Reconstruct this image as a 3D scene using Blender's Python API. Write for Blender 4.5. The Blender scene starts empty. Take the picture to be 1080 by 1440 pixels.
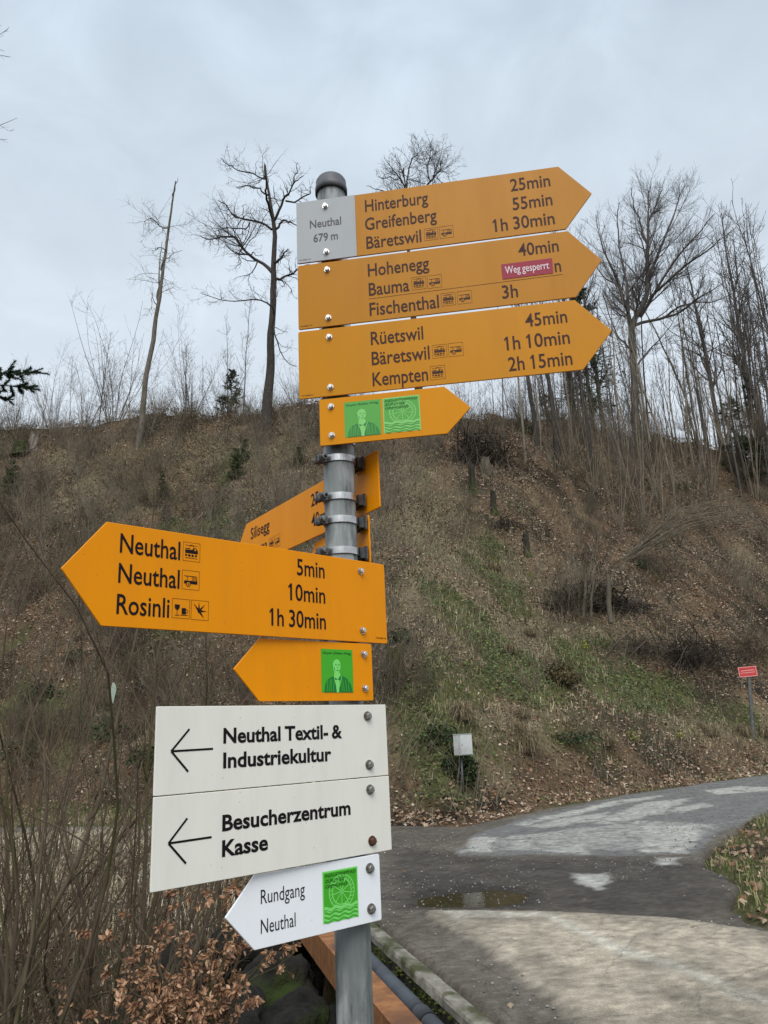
import bpy, bmesh, math
import numpy as np
from mathutils import Vector, Matrix, noise as mnoise

R = math.radians
SC = bpy.context.scene
COL = SC.collection
# ------------------------------------------------------------------ camera
PITCH, ROLL, FPX = R(15.86), R(-2.55), 1106.0
fw = np.array([0, math.cos(PITCH), math.sin(PITCH)])
up0 = np.array([0, -math.sin(PITCH), math.cos(PITCH)])
rt0 = np.array([1.0, 0, 0])
rt = rt0 * math.cos(ROLL) + up0 * math.sin(ROLL)
up = -rt0 * math.sin(ROLL) + up0 * math.cos(ROLL)
cd = bpy.data.cameras.new('camera'); cam = bpy.data.objects.new('camera', cd); COL.objects.link(cam)
cd.sensor_fit = 'VERTICAL'; cd.sensor_height = 36; cd.lens = FPX / 1440 * 36
cd.clip_start = 0.05; cd.clip_end = 3000
M = Matrix(((rt[0], up[0], -fw[0], 0), (rt[1], up[1], -fw[1], 0), (rt[2], up[2], -fw[2], 0), (0, 0, 0, 1)))
cam.matrix_world = M
SC.camera = cam
cd.dof.use_dof = False

# ------------------------------------------------------------------ world: overcast sky
SUN_EL, SUN_AZ = 48, 181          # azimuth clockwise from +Y
W = bpy.data.worlds.new('World'); SC.world = W; W.use_nodes = True
nt = W.node_tree; nt.nodes.clear(); N = nt.nodes.new; Lk = nt.links.new
out = N('ShaderNodeOutputWorld'); bg = N('ShaderNodeBackground')
sky = N('ShaderNodeTexSky'); sky.sky_type = 'NISHITA'; sky.sun_disc = False
sky.sun_elevation = R(SUN_EL); sky.sun_rotation = R(SUN_AZ)
tc = N('ShaderNodeTexCoord'); sep = N('ShaderNodeSeparateXYZ'); Lk(tc.outputs['Generated'], sep.inputs[0])
ad = N('ShaderNodeMath'); ad.operation = 'ABSOLUTE'; Lk(sep.outputs[2], ad.inputs[0])
ad2 = N('ShaderNodeMath'); ad2.operation = 'ADD'; ad2.inputs[1].default_value = 0.22; Lk(ad.outputs[0], ad2.inputs[0])
cmb = N('ShaderNodeCombineXYZ')
for i in range(2):
    dv = N('ShaderNodeMath'); dv.operation = 'DIVIDE'; Lk(sep.outputs[i], dv.inputs[0]); Lk(ad2.outputs[0], dv.inputs[1]); Lk(dv.outputs[0], cmb.inputs[i])
n1 = N('ShaderNodeTexNoise'); n1.inputs['Scale'].default_value = 1.7; n1.inputs['Detail'].default_value = 7; n1.inputs['Roughness'].default_value = 0.52; n1.inputs['Distortion'].default_value = 0.35
Lk(cmb.outputs[0], n1.inputs['Vector'])
rp = N('ShaderNodeValToRGB'); e = rp.color_ramp.elements
e[0].position = 0.33; e[0].color = (0.425, 0.510, 0.600, 1); e[1].position = 0.66; e[1].color = (0.655, 0.765, 0.875, 1)
m_ = e.new(0.5); m_.color = (0.525, 0.62, 0.715, 1)
n3 = N('ShaderNodeTexNoise'); n3.inputs['Scale'].default_value = 5.5; n3.inputs['Detail'].default_value = 6; n3.inputs['Roughness'].default_value = 0.55; n3.inputs['Distortion'].default_value = 0.6; Lk(cmb.outputs[0], n3.inputs['Vector'])
nm = N('ShaderNodeMath'); nm.operation = 'MULTIPLY_ADD'; nm.inputs[1].default_value = 0.46; Lk(n3.outputs[0], nm.inputs[0]); nm2 = N('ShaderNodeMath'); nm2.operation = 'MULTIPLY'; nm2.inputs[1].default_value = 0.56; Lk(n1.outputs[0], nm2.inputs[0]); Lk(nm2.outputs[0], nm.inputs[2])
Lk(nm.outputs[0], rp.inputs[0])
skm = N('ShaderNodeMixRGB'); skm.blend_type = 'MULTIPLY'; skm.inputs[0].default_value = 1; skm.inputs[2].default_value = (0.1, 0.1, 0.1, 1); Lk(sky.outputs[0], skm.inputs[1])
hz = N('ShaderNodeMapRange'); hz.inputs[1].default_value = 0.80; hz.inputs[2].default_value = 0.25; hz.inputs[3].default_value = 0.0; hz.inputs[4].default_value = 0.75; Lk(ad.outputs[0], hz.inputs[0])
hm = N('ShaderNodeMixRGB'); Lk(hz.outputs[0], hm.inputs[0]); Lk(rp.outputs[0], hm.inputs[1]); hm.inputs[2].default_value = (0.77, 0.825, 0.885, 1)
mx = N('ShaderNodeMixRGB'); mx.inputs[0].default_value = 0.94; Lk(skm.outputs[0], mx.inputs[1]); Lk(hm.outputs[0], mx.inputs[2])
Lk(mx.outputs[0], bg.inputs[0]); bg.inputs[1].default_value = 1.0
Lk(bg.outputs[0], out.inputs[0])
sd = bpy.data.lights.new('sun', 'SUN'); so = bpy.data.objects.new('sun', sd); COL.objects.link(so)
sd.energy = 2.0; sd.angle = R(40); sd.color = (1.0, 0.97, 0.92)
az = R(SUN_AZ); dirv = Vector((math.sin(az) * math.cos(R(SUN_EL)), math.cos(az) * math.cos(R(SUN_EL)), math.sin(R(SUN_EL))))
so.rotation_euler = dirv.to_track_quat('Z', 'Y').to_euler()
SC.view_settings.view_transform = 'Standard'; SC.view_settings.look = 'None'
SC.view_settings.exposure = 0.2; SC.view_settings.gamma = 1.0; SC.view_settings.use_curve_mapping = False
SC.render.engine = 'CYCLES'

rng = np.random.default_rng(7)
# ------------------------------------------------------------------ small helpers
def tag(o, label=None, cat=None, group=None, kind=None):
    if label: o['label'] = label
    if cat: o['category'] = cat
    if group: o['group'] = group
    if kind: o['kind'] = kind
    return o
def empty(name, loc=(0, 0, 0), rz=0.0, parent=None):
    o = bpy.data.objects.new(name, None); COL.objects.link(o); o.location = loc; o.rotation_euler = (0, 0, rz)
    o.empty_display_size = 0.1
    if parent: o.parent = parent
    return o
def link(name, me, mat=None, parent=None, loc=None):
    o = bpy.data.objects.new(name, me); COL.objects.link(o)
    if mat is not None and len(me.materials) == 0:
        for m in (mat if isinstance(mat, (list, tuple)) else [mat]): me.materials.append(m)
    if parent: o.parent = parent
    if loc is not None: o.location = loc
    return o
def npmesh(name, V, F, col=None, smooth=False, mi=None):
    """V (n,3); F list of index arrays (m,k)"""
    V = np.asarray(V, dtype=np.float32)
    if not isinstance(F, list): F = [F]
    F = [np.asarray(f, dtype=np.int32) for f in F if len(f)]
    me = bpy.data.meshes.new(name)
    me.vertices.add(len(V)); me.vertices.foreach_set('co', V.ravel())
    idx = np.concatenate([f.ravel() for f in F]); tot = np.concatenate([np.full(len(f), f.shape[1], np.int32) for f in F])
    st = np.concatenate([[0], np.cumsum(tot)[:-1]]).astype(np.int32)
    me.loops.add(len(idx)); me.loops.foreach_set('vertex_index', idx)
    me.polygons.add(len(tot)); me.polygons.foreach_set('loop_start', st)
    if mi is not None: me.polygons.foreach_set('material_index', np.asarray(mi, np.int32))
    me.update(calc_edges=True)
    me.polygons.foreach_set('use_smooth', np.full(len(tot), smooth))
    if col is not None:
        at_ = me.color_attributes.new('Col', 'FLOAT_COLOR', 'POINT')
        c4 = np.ones((len(V), 4), np.float32); c4[:, :col.shape[1]] = col
        at_.data.foreach_set('color', c4.ravel())
    return me
def bmmesh(name, bm, smooth=False):
    me = bpy.data.meshes.new(name); bm.normal_update(); bm.to_mesh(me); bm.free()
    if smooth:
        for p in me.polygons: p.use_smooth = True
    return me
def box(bm, c, s, rot=None):
    r = bmesh.ops.create_cube(bm, size=1.0)
    mt = Matrix.Translation(c) @ (rot or Matrix.Identity(4)) @ Matrix.Diagonal((*s, 1))
    bmesh.ops.transform(bm, matrix=mt, verts=r['verts']); return r['verts']
def cyl(bm, c, r, h, seg=24, rot=None, r2=None):
    q = bmesh.ops.create_cone(bm, cap_ends=True, segments=seg, radius1=r, radius2=r if r2 is None else r2, depth=h)
    bmesh.ops.transform(bm, matrix=Matrix.Translation(c) @ (rot or Matrix.Identity(4)), verts=q['verts']); return q['verts']

# lattice value noise (vectorised, world coordinates)
_T = np.random.default_rng(3).random((256, 256))
def vn(x, y, s=1.0, oct=3, seed=0):
    x = np.asarray(x, float) / s + seed * 17.3; y = np.asarray(y, float) / s + seed * 5.7
    r = 0; a = 1; t = 0
    for k in range(oct):
        xi = np.floor(x).astype(int); yi = np.floor(y).astype(int); fx = x - xi; fy = y - yi
        fx = fx * fx * (3 - 2 * fx); fy = fy * fy * (3 - 2 * fy)
        g = lambda i, j: _T[(xi + i) & 255, (yi + j) & 255]
        r = r + a * ((g(0, 0) * (1 - fx) + g(1, 0) * fx) * (1 - fy) + (g(0, 1) * (1 - fx) + g(1, 1) * fx) * fy)
        t += a; a *= 0.5; x = x * 2.03 + 9.1; y = y * 2.03 + 3.7
    return r / t
def sst(a, b, x):
    t = np.clip((np.asarray(x, float) - a) / (b - a), 0, 1); return t * t * (3 - 2 * t)

# pixel of the 1080x1440 photograph -> ray
def ray(px, py): return fw + rt * ((px - 540) / FPX) - up * ((py - 720) / FPX)
def at(px, py, Y): d = ray(px, py); return d * (Y / d[1])
def gnd(px, py, z=-1.6): d = ray(px, py); return d * (z / d[2])
def topx(P):
    P = np.asarray(P, float); z = P @ fw
    return 540 + FPX * (P @ rt) / z, 720 - FPX * (P @ up) / z

# ------------------------------------------------------------------ materials
def mat(name, base=(0.5, 0.5, 0.5), rough=0.7, metal=0.0, spec=0.5):
    m = bpy.data.materials.new(name); m.use_nodes = True
    b = m.node_tree.nodes['Principled BSDF']
    b.inputs['Base Color'].default_value = (*base, 1); b.inputs['Roughness'].default_value = rough
    b.inputs['Metallic'].default_value = metal; b.inputs['Specular IOR Level'].default_value = spec
    return m
def noisy(name, c0, c1, scale=8, rough=0.8, metal=0.0, detail=6, bump=0.0, bscale=None, stretch=None, lo=0.35, hi=0.65, c2=None, spec=0.4, bdist=0.01, obj=True, rvar=0.0):
    m = mat(name, c0, rough, metal, spec); t = m.node_tree; b = t.nodes['Principled BSDF']
    tc = t.nodes.new('ShaderNodeTexCoord'); mp = t.nodes.new('ShaderNodeMapping')
    t.links.new(tc.outputs['Object'], mp.inputs[0])
    if stretch: mp.inputs['Scale'].default_value = stretch
    n = t.nodes.new('ShaderNodeTexNoise'); n.inputs['Scale'].default_value = scale; n.inputs['Detail'].default_value = detail; n.inputs['Roughness'].default_value = 0.62
    t.links.new(mp.outputs[0], n.inputs['Vector'])
    r = t.nodes.new('ShaderNodeValToRGB'); r.color_ramp.elements[0].position = lo; r.color_ramp.elements[1].position = hi
    r.color_ramp.elements[0].color = (*c0, 1); r.color_ramp.elements[1].color = (*c1, 1)
    t.links.new(n.outputs[0], r.inputs[0]); src = r.outputs[0]
    if c2:
        n2 = t.nodes.new('ShaderNodeTexNoise'); n2.inputs['Scale'].default_value = scale * 0.23; n2.inputs['Detail'].default_value = 4
        t.links.new(mp.outputs[0], n2.inputs['Vector'])
        r2 = t.nodes.new('ShaderNodeValToRGB'); r2.color_ramp.elements[0].position = 0.5; r2.color_ramp.elements[1].position = 0.62
        t.links.new(n2.outputs[0], r2.inputs[0])
        mm = t.nodes.new('ShaderNodeMixRGB'); t.links.new(r2.outputs[0], mm.inputs[0]); t.links.new(src, mm.inputs[1]); mm.inputs[2].default_value = (*c2, 1); src = mm.outputs[0]
    t.links.new(src, b.inputs['Base Color'])
    if rvar:
        mr = t.nodes.new('ShaderNodeMapRange'); mr.inputs[3].default_value = rough - rvar; mr.inputs[4].default_value = rough + rvar
        t.links.new(n.outputs[0], mr.inputs[0]); t.links.new(mr.outputs[0], b.inputs['Roughness'])
    if bump:
        bn = t.nodes.new('ShaderNodeTexNoise'); bn.inputs['Scale'].default_value = bscale or scale * 2; bn.inputs['Detail'].default_value = 5
        t.links.new(mp.outputs[0], bn.inputs['Vector'])
        bp = t.nodes.new('ShaderNodeBump'); bp.inputs['Strength'].default_value = bump; bp.inputs['Distance'].default_value = bdist
        t.links.new(bn.outputs[0], bp.inputs['Height']); t.links.new(bp.outputs[0], b.inputs['Normal'])
    return m
def colmat(name, rough=0.8, gain=(1, 1, 1), trans=0.0, spec=0.25):
    m = mat(name, (0.2, 0.2, 0.2), rough, 0, spec); t = m.node_tree; b = t.nodes['Principled BSDF']
    a = t.nodes.new('ShaderNodeAttribute'); a.attribute_name = 'Col'
    t.links.new(a.outputs['Color'], b.inputs['Base Color'])
    return m

def paint(name, col, dirt=0.12, rough=0.32, fade=0.05):
    """sign paint: very even with faint streaks of dirt and fading"""
    m = mat(name, col, rough, 0, 0.13); t = m.node_tree; b = t.nodes['Principled BSDF']
    tc = t.nodes.new('ShaderNodeTexCoord'); mp = t.nodes.new('ShaderNodeMapping'); mp.inputs['Scale'].default_value = (26, 1, 5)
    t.links.new(tc.outputs['Object'], mp.inputs[0])
    n = t.nodes.new('ShaderNodeTexNoise'); n.inputs['Scale'].default_value = 1.0; n.inputs['Detail'].default_value = 6; n.inputs['Roughness'].default_value = 0.65
    t.links.new(mp.outputs[0], n.inputs['Vector'])
    r = t.nodes.new('ShaderNodeValToRGB'); r.color_ramp.elements[0].position = 0.42; r.color_ramp.elements[1].position = 0.75
    r.color_ramp.elements[0].color = (0, 0, 0, 1); r.color_ramp.elements[1].color = (dirt, dirt, dirt, 1)
    t.links.new(n.outputs[0], r.inputs[0])
    m1 = t.nodes.new('ShaderNodeMixRGB'); t.links.new(r.outputs[0], m1.inputs[0]); m1.inputs[1].default_value = (*col, 1)
    m1.inputs[2].default_value = (col[0] * 0.45 + 0.03, col[1] * 0.45 + 0.03, col[2] * 0.45 + 0.03, 1)
    n2 = t.nodes.new('ShaderNodeTexNoise'); n2.inputs['Scale'].default_value = 6; n2.inputs['Detail'].default_value = 2
    t.links.new(tc.outputs['Object'], n2.inputs['Vector'])
    m2 = t.nodes.new('ShaderNodeMixRGB'); m2.blend_type = 'MIX'
    f = t.nodes.new('ShaderNodeMath'); f.operation = 'MULTIPLY'; f.inputs[1].default_value = fade * 2; t.links.new(n2.outputs[0], f.inputs[0])
    t.links.new(f.outputs[0], m2.inputs[0]); t.links.new(m1.outputs[0], m2.inputs[1]); m2.inputs[2].default_value = (col[0] * .9 + .1, col[1] * .8 + .1, col[2] * .8 + .1, 1)
    # specks
    v = t.nodes.new('ShaderNodeTexVoronoi'); v.inputs['Scale'].default_value = 42; t.links.new(tc.outputs['Object'], v.inputs['Vector'])
    r3 = t.nodes.new('ShaderNodeValToRGB'); r3.color_ramp.elements[0].position = 0.035; r3.color_ramp.elements[1].position = 0.06
    r3.color_ramp.elements[0].color = (0.35, 0.35, 0.35, 1); r3.color_ramp.elements[1].color = (0, 0, 0, 1)
    t.links.new(v.outputs['Distance'], r3.inputs[0])
    m3 = t.nodes.new('ShaderNodeMixRGB'); t.links.new(r3.outputs[0], m3.inputs[0]); t.links.new(m2.outputs[0], m3.inputs[1]); m3.inputs[2].default_value = (0.16, 0.13, 0.09, 1)
    t.links.new(m3.outputs[0], b.inputs['Base Color'])
    mr = t.nodes.new('ShaderNodeMapRange'); mr.inputs[3].default_value = rough - 0.08; mr.inputs[4].default_value = rough + 0.14
    t.links.new(n.outputs[0], mr.inputs[0]); t.links.new(mr.outputs[0], b.inputs['Roughness'])
    bp = t.nodes.new('ShaderNodeBump'); bp.inputs['Strength'].default_value = 0.04; bp.inputs['Distance'].default_value = 0.002
    t.links.new(n2.outputs[0], bp.inputs['Height']); t.links.new(bp.outputs[0], b.inputs['Normal'])
    return m

YEL_OLD_DIM = paint('yellow_paint_faded_dimmed', (0.48, 0.198, 0.010), 0.16, 0.30, 0.02)  # older yellow, also darkened in colour for the weaker light on these signs
YEL = paint('yellow_paint', (0.85, 0.292, 0.0004), 0.16, 0.36, 0.0)
WHT_DIM = paint('white_panel_paint_dimmed', (0.41, 0.43, 0.445), 0.10, 0.4)  # white toned down in colour because the top sign gets less light
WHT = paint('white_board_paint', (0.83, 0.82, 0.74), 0.16, 0.36)
WHT_B = paint('white_arrow_paint', (0.88, 0.91, 0.94), 0.08, 0.3)
INK = mat('dark_lettering', (0.012, 0.008, 0.010), 0.45)
INK_OLD = mat('faded_lettering', (0.060, 0.028, 0.022), 0.5)
RED = mat('red_sticker', (0.32, 0.040, 0.065), 0.4)
WTXT = mat('white_lettering', (0.75, 0.65, 0.68), 0.5)
G_BG = mat('green_print', (0.070, 0.42, 0.030), 0.4); G_LT = mat('light_green_print', (0.22, 0.74, 0.17), 0.4); G_DK = mat('dark_green_print', (0.018, 0.20, 0.04), 0.4); G_TX = mat('sticker_lettering', (0.008, 0.05, 0.012), 0.5)
F_BG = mat('faded_green_print', (0.12, 0.40, 0.085), 0.4); F_LT = mat('faded_light_green_print', (0.25, 0.62, 0.19), 0.4); F_DK = mat('faded_dark_green_print', (0.06, 0.25, 0.075), 0.4); F_TX = mat('faded_sticker_lettering', (0.02, 0.09, 0.03), 0.5)
for m_k in (INK, INK_OLD, RED, WTXT, G_BG, G_LT, G_DK, G_TX, F_BG, F_LT, F_DK, F_TX): m_k.node_tree.nodes['Principled BSDF'].inputs['Specular IOR Level'].default_value = 0.12
GALV = noisy('galvanised_steel', (0.070, 0.078, 0.080), (0.35, 0.365, 0.36), 52, 0.55, 0.12, 9, 0.4, 110, (1, 1, 0.22), .36, .66, c2=(0.15, 0.165, 0.16), bdist=0.002, rvar=0.12)
STEEL = noisy('stainless_steel', (0.42, 0.41, 0.40), (0.60, 0.59, 0.58), 60, 0.33, 0.9, 3)
DSTEEL = noisy('dark_clamp_metal', (0.05, 0.05, 0.05), (0.12, 0.12, 0.12), 50, 0.5, 0.5, 3)
CAPM = noisy('grey_plastic_cap', (0.075, 0.078, 0.088), (0.14, 0.14, 0.155), 30, 0.55, 0.0, 4)
RUSTB = noisy('rusty_bolt', (0.06, 0.025, 0.015), (0.17, 0.085, 0.05), 200, 0.8, 0.2, 3)
# ------------------------------------------------------------------ signpost
PX, PY = -0.083, 1.441
post = empty('signpost', (PX, PY, -1.6))
tag(post, 'galvanised steel signpost carrying yellow and white hiking direction signs above the road edge', 'signpost')
ZO = 1.6
bm = bmesh.new(); cyl(bm, (0, 0, (ZO + 1.13 - 0.6) / 2), 0.030, ZO + 1.13 + 0.6, 40)
link('pole', bmmesh('pole', bm, True), GALV, post)
for p in post.children[0].data.polygons:
    if abs(p.normal.z) > 0.9: p.use_smooth = False
# cap with a rim
prof = [(0.0, 0.0405), (0.022, 0.040), (0.029, 0.0365), (0.0325, 0.030), (0.0330, 0.016), (0.0345, 0.013), (0.0345, 0.0), (0.0312, 0.0), (0.0312, 0.012)]
def lathe(prof, seg=40):
    a = np.linspace(0, 2 * np.pi, seg, endpoint=False); V = []; F = []
    for r, z in prof: V += [(r * math.cos(t), r * math.sin(t), z) for t in a]
    for i in range(len(prof) - 1):
        for j in range(seg): F.append((i * seg + j, (i + 1) * seg + j, (i + 1) * seg + (j + 1) % seg, i * seg + (j + 1) % seg))
    return np.array(V), np.array(F)
V, F = lathe(prof); V[:, 2] += ZO + 1.124
link('post_cap', npmesh('post_cap', V, F, smooth=True), CAPM, post)

def band_mesh(r0, r1, h, seg=40):
    a = np.linspace(0, 2 * np.pi, seg, endpoint=False)
    rr = [(r0, -h / 2), (r1, -h / 2), (r1, h / 2), (r0, h / 2)]; V = []; F = []
    for r, z in rr: V += [(r * math.cos(t), r * math.sin(t), z) for t in a]
    for i in range(4):
        for j in range(seg): F.append((i * seg + j, ((i + 1) % 4) * seg + j, ((i + 1) % 4) * seg + (j + 1) % seg, i * seg + (j + 1) % seg))
    return npmesh('band', np.array(V), np.array(F), smooth=False)
BAND = band_mesh(0.0303, 0.0325, 0.013); BAND.materials.append(STEEL)
# ear + bolt of clamp (points along -Y local), block (along +Y local)
bm = bmesh.new()
for sx in (-1, 1): box(bm, (sx * 0.0065, -0.040, 0), (0.0025, 0.020, 0.014))
ry = Matrix.Rotation(R(90), 4, 'Y')
cyl(bm, (0, -0.041, 0), 0.003, 0.036, 12, ry); cyl(bm, (-0.0165, -0.041, 0), 0.0062, 0.006, 6, ry); cyl(bm, (0.0155, -0.041, 0), 0.0062, 0.005, 6, ry); cyl(bm, (0.011, -0.041, 0), 0.0078, 0.0015, 16, ry); cyl(bm, (-0.0115, -0.041, 0), 0.0078, 0.0015, 16, ry)
EAR = bmmesh('clamp_bolt', bm); EAR.materials.append(noisy('dull_bolt_metal', (0.07, 0.07, 0.068), (0.26, 0.25, 0.24), 120, 0.42, 0.7, 3))
bm = bmesh.new(); box(bm, (0, 0.0365, 0), (0.036, 0.012, 0.020)); box(bm, (0, 0.0436, 0), (0.042, 0.004, 0.026))
BLOCK = bmmesh('clamp_block', bm); BLOCK.materials.append(DSTEEL)
# hexagon bolt with washer (axis = local Y, head toward -Y)
def make_bolt(m, hexr=0.0056, name='bolt'):
    bm = bmesh.new(); rx = Matrix.Rotation(R(90), 4, 'X')
    cyl(bm, (0, -0.0009, 0), hexr * 1.32, 0.0014, 20, rx); cyl(bm, (0, -0.0040, 0), hexr, 0.005, 6, rx @ Matrix.Rotation(0.3, 4, 'Z'), ); cyl(bm, (0, -0.0069, 0), hexr * 0.93, 0.0008, 6, rx @ Matrix.Rotation(0.3, 4, 'Z'), hexr * 0.75)
    bm.normal_update()
    me = bmmesh(name, bm); me.materials.append(m); return me
BOLT = make_bolt(STEEL, 0.0046); BOLT_BIG = make_bolt(noisy('weathered_bolt', (0.16, 0.14, 0.12), (0.34, 0.33, 0.31), 90, 0.45, 0.7, 3), 0.0062); BOLT_RUST = make_bolt(RUSTB, 0.0062)

def round_poly(pts, rads, seg=5):
    o = []; n = len(pts)
    for i, (p, r) in enumerate(zip(pts, rads)):
        p = np.array(p); a = np.array(pts[i - 1]) - p; b = np.array(pts[(i + 1) % n]) - p
        if r == 0: o.append(tuple(p)); continue
        a /= np.linalg.norm(a); b /= np.linalg.norm(b); h = math.acos(np.clip(a @ b, -1, 1)) / 2; L = r / math.tan(h)
        P0 = p + a * L; P2 = p + b * L
        for t in np.linspace(0, 1, seg): o.append(tuple((1 - t) ** 2 * P0 + 2 * t * (1 - t) * p + t * t * P2))
    return o
def plate(name, pts, y0, y1, m, parent, smooth=False, bev=0.0006):
    """prism with outline pts (x,z); front face at y0 (towards -Y), back at y1"""
    bm = bmesh.new()
    vs = [bm.verts.new((x, y0, z)) for x, z in pts]; f = bm.faces.new(vs); bm.normal_update()
    if f.normal.y > 0: f.normal_flip()
    r = bmesh.ops.extrude_face_region(bm, geom=[f]); ev = [v for v in r['geom'] if isinstance(v, bmesh.types.BMVert)]
    # extrude moved copy is the back
    for v in ev: v.co.y = y1
    bmesh.ops.recalc_face_normals(bm, faces=bm.faces[:])
    if bev:
        ed = [e for e in bm.edges if abs(e.verts[0].co.y - e.verts[1].co.y) < 1e-6 and abs(e.verts[0].co.y - y0) < 1e-6]
        try: bmesh.ops.bevel(bm, geom=ed, offset=bev, segments=1, affect='EDGES')
        except Exception: pass
    return link(name, bmmesh(name, bm), m, parent)

class Print:
    """flat print collected as polygons (x,z) with a material index, sitting a fraction of a mm proud"""
    def __init__(s): s.V = []; s.F = []; s.mi = []
    def poly(s, pts, mi=0, y=-0.0004):
        b = len(s.V); s.V += [(x, y, z) for x, z in pts]; s.F.append(tuple(range(b, b + len(pts)))); s.mi.append(mi)
    def rect(s, x0, z0, x1, z1, mi=0, y=-0.0004): s.poly([(x0, z0), (x1, z0), (x1, z1), (x0, z1)], mi, y)
    def line(s, a, b, w, mi=0, y=-0.0004):
        a = np.array(a); b = np.array(b); d = b - a; d = d / np.linalg.norm(d); n = np.array([-d[1], d[0]]) * w / 2
        s.poly([a - n, b - n, b + n, a + n], mi, y)
    def disc(s, c, r, mi=0, y=-0.0004, n=20, rz=None, w=None):
        s.poly([(c[0] + r * math.cos(t), c[1] + (rz or r) * math.sin(t)) for t in np.linspace(0, 2 * math.pi, n, endpoint=False)], mi, y)
    def ring(s, c, r, w, mi=0, y=-0.0004, n=28, rz=None, a0=0, a1=2 * math.pi):
        k = (rz or r) / r; T = np.linspace(a0, a1, n + 1)
        for t0, t1 in zip(T[:-1], T[1:]):
            s.poly([(c[0] + q * math.cos(t), c[1] + q * k * math.sin(t)) for q, t in ((r - w / 2, t0), (r + w / 2, t0), (r + w / 2, t1), (r - w / 2, t1))], mi, y)
    def frame(s, x0, z0, x1, z1, w, mi=0, y=-0.0004):
        s.rect(x0, z0, x1, z0 + w, mi, y); s.rect(x0, z1 - w, x1, z1, mi, y); s.rect(x0, z0 + w, x0 + w, z1 - w, mi, y); s.rect(x1 - w, z0 + w, x1, z1 - w, mi, y)
    def text(s, body, x0, x1, z, cap, mi=0, y=-0.0004, bold=0.0, shear=0.0):
        c = bpy.data.curves.new('t', 'FONT'); c.body = body; c.size = 1; c.offset = bold; c.resolution_u = 3
        if ' ' in body: c.space_word = 0.8
        o = bpy.data.objects.new('t', c); COL.objects.link(o); bpy.context.view_layer.update()
        me = bpy.data.meshes.new_from_object(o); n = len(me.vertices); co = np.zeros(n * 3); me.vertices.foreach_get('co', co); co = co.reshape(-1, 3)
        xs0, xs1 = co[:, 0].min(), co[:, 0].max(); b = len(s.V)
        k = cap / 0.69
        for v in co: s.V.append((x0 + (v[0] - xs0) / (xs1 - xs0) * (x1 - x0) + shear * v[1] * k, y, z + v[1] * k))
        for i_ in [i_ for i_, ch in enumerate(body) if ch == '1']:      # the built-in 1 is a bare stroke: give it its flag
            c2_ = bpy.data.curves.new('t', 'FONT'); c2_.body = body[:i_ + 1]; c2_.size = 1; c2_.offset = bold
            if ' ' in body: c2_.space_word = 0.8
            o2 = bpy.data.objects.new('t', c2_); COL.objects.link(o2); bpy.context.view_layer.update(); m2 = bpy.data.meshes.new_from_object(o2)
            cc = np.array([v.co[:2] for v in m2.vertices]); xr = cc[:, 0].max(); tp = cc[cc[:, 0] > xr - 0.05][:, 1].max(); sw = 0.075 + bold * 2
            bpy.data.objects.remove(o2); bpy.data.curves.remove(c2_); bpy.data.meshes.remove(m2)
            fx = lambda v: x0 + (v - xs0) / (xs1 - xs0) * (x1 - x0)
            xl = xr - sw
            s.F.append(tuple(range(len(s.V), len(s.V) + 4))); s.mi.append(mi)
            s.V += [(fx(xl + 0.01), y - 0.0001, z + tp * k), (fx(xl - 0.13), y - 0.0001, z + (tp - 0.12) * k), (fx(xl - 0.13), y - 0.0001, z + (tp - 0.21) * k), (fx(xl + 0.03), y - 0.0001, z + (tp - 0.10) * k)]
        for p in me.polygons: s.F.append(tuple(b + i for i in p.vertices)); s.mi.append(mi)
        bpy.data.objects.remove(o); bpy.data.curves.remove(c); bpy.data.meshes.remove(me)
    def build(s, name, mats, parent):
        me = bpy.data.meshes.new(name); me.from_pydata(s.V, [], s.F); me.polygons.foreach_set('material_index', s.mi)
        bm = bmesh.new(); bm.from_mesh(me)
        for f in bm.faces:
            f.normal_update()
            if f.normal.y > 0: f.normal_flip()
        bm.to_mesh(me); bm.free()
        for m in mats: me.materials.append(m)
        return link(name, me, None, parent)

def ic_train(p, x, z, w):
    q = lambda a, b: (x + a * w, z + b * w)
    p.frame(x, z, x + w, z + w, 0.0005, 0)
    p.poly([q(.13, .42), q(.87, .42), q(.87, .56), q(.80, .70), q(.62, .74), q(.55, .62), q(.13, .60)], 0)
    p.poly([q(.13, .64), q(.42, .66), q(.42, .70), q(.13, .68)], 0)
    p.line(q(.14, .84), q(.86, .84), w * .02); p.ring(q(.5, .76), w * .11, w * .03, 0, n=12, a0=0, a1=math.pi)
    p.rect(*q(.66, .58), *q(.76, .67), 1, -0.0006)
    for a in (.13, .30, .50, .70): p.rect(*q(a, .27), *q(a + .12, .36), 0)
    for a in (.38, .56): p.disc(q(a + .02, .29), w * .055, 0, -0.0005, 10)
    p.line(q(.14, .17), q(.86, .17), w * .025)
def ic_bus(p, x, z, w):
    q = lambda a, b: (x + a * w, z + b * w)
    p.frame(x, z, x + w, z + w, 0.0005, 0)
    p.poly([q(.12, .30), q(.88, .30), q(.88, .44), q(.85, .70), q(.83, .70), q(.82, .46), q(.55, .46), q(.12, .46)], 0)
    p.line(q(.12, .70), q(.85, .70), w * .03); p.line(q(.30, .46), q(.30, .70), w * .03)
    for a in (.58, .64, .70, .76): p.line(q(a, .46), q(a, .70), w * .022)
    p.disc(q(.36, .28), w * .13, 0, -0.0005, 16); p.disc(q(.36, .28), w * .095, 1, -0.0006, 16); p.disc(q(.36, .28), w * .045, 0, -0.0007, 12)
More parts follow.
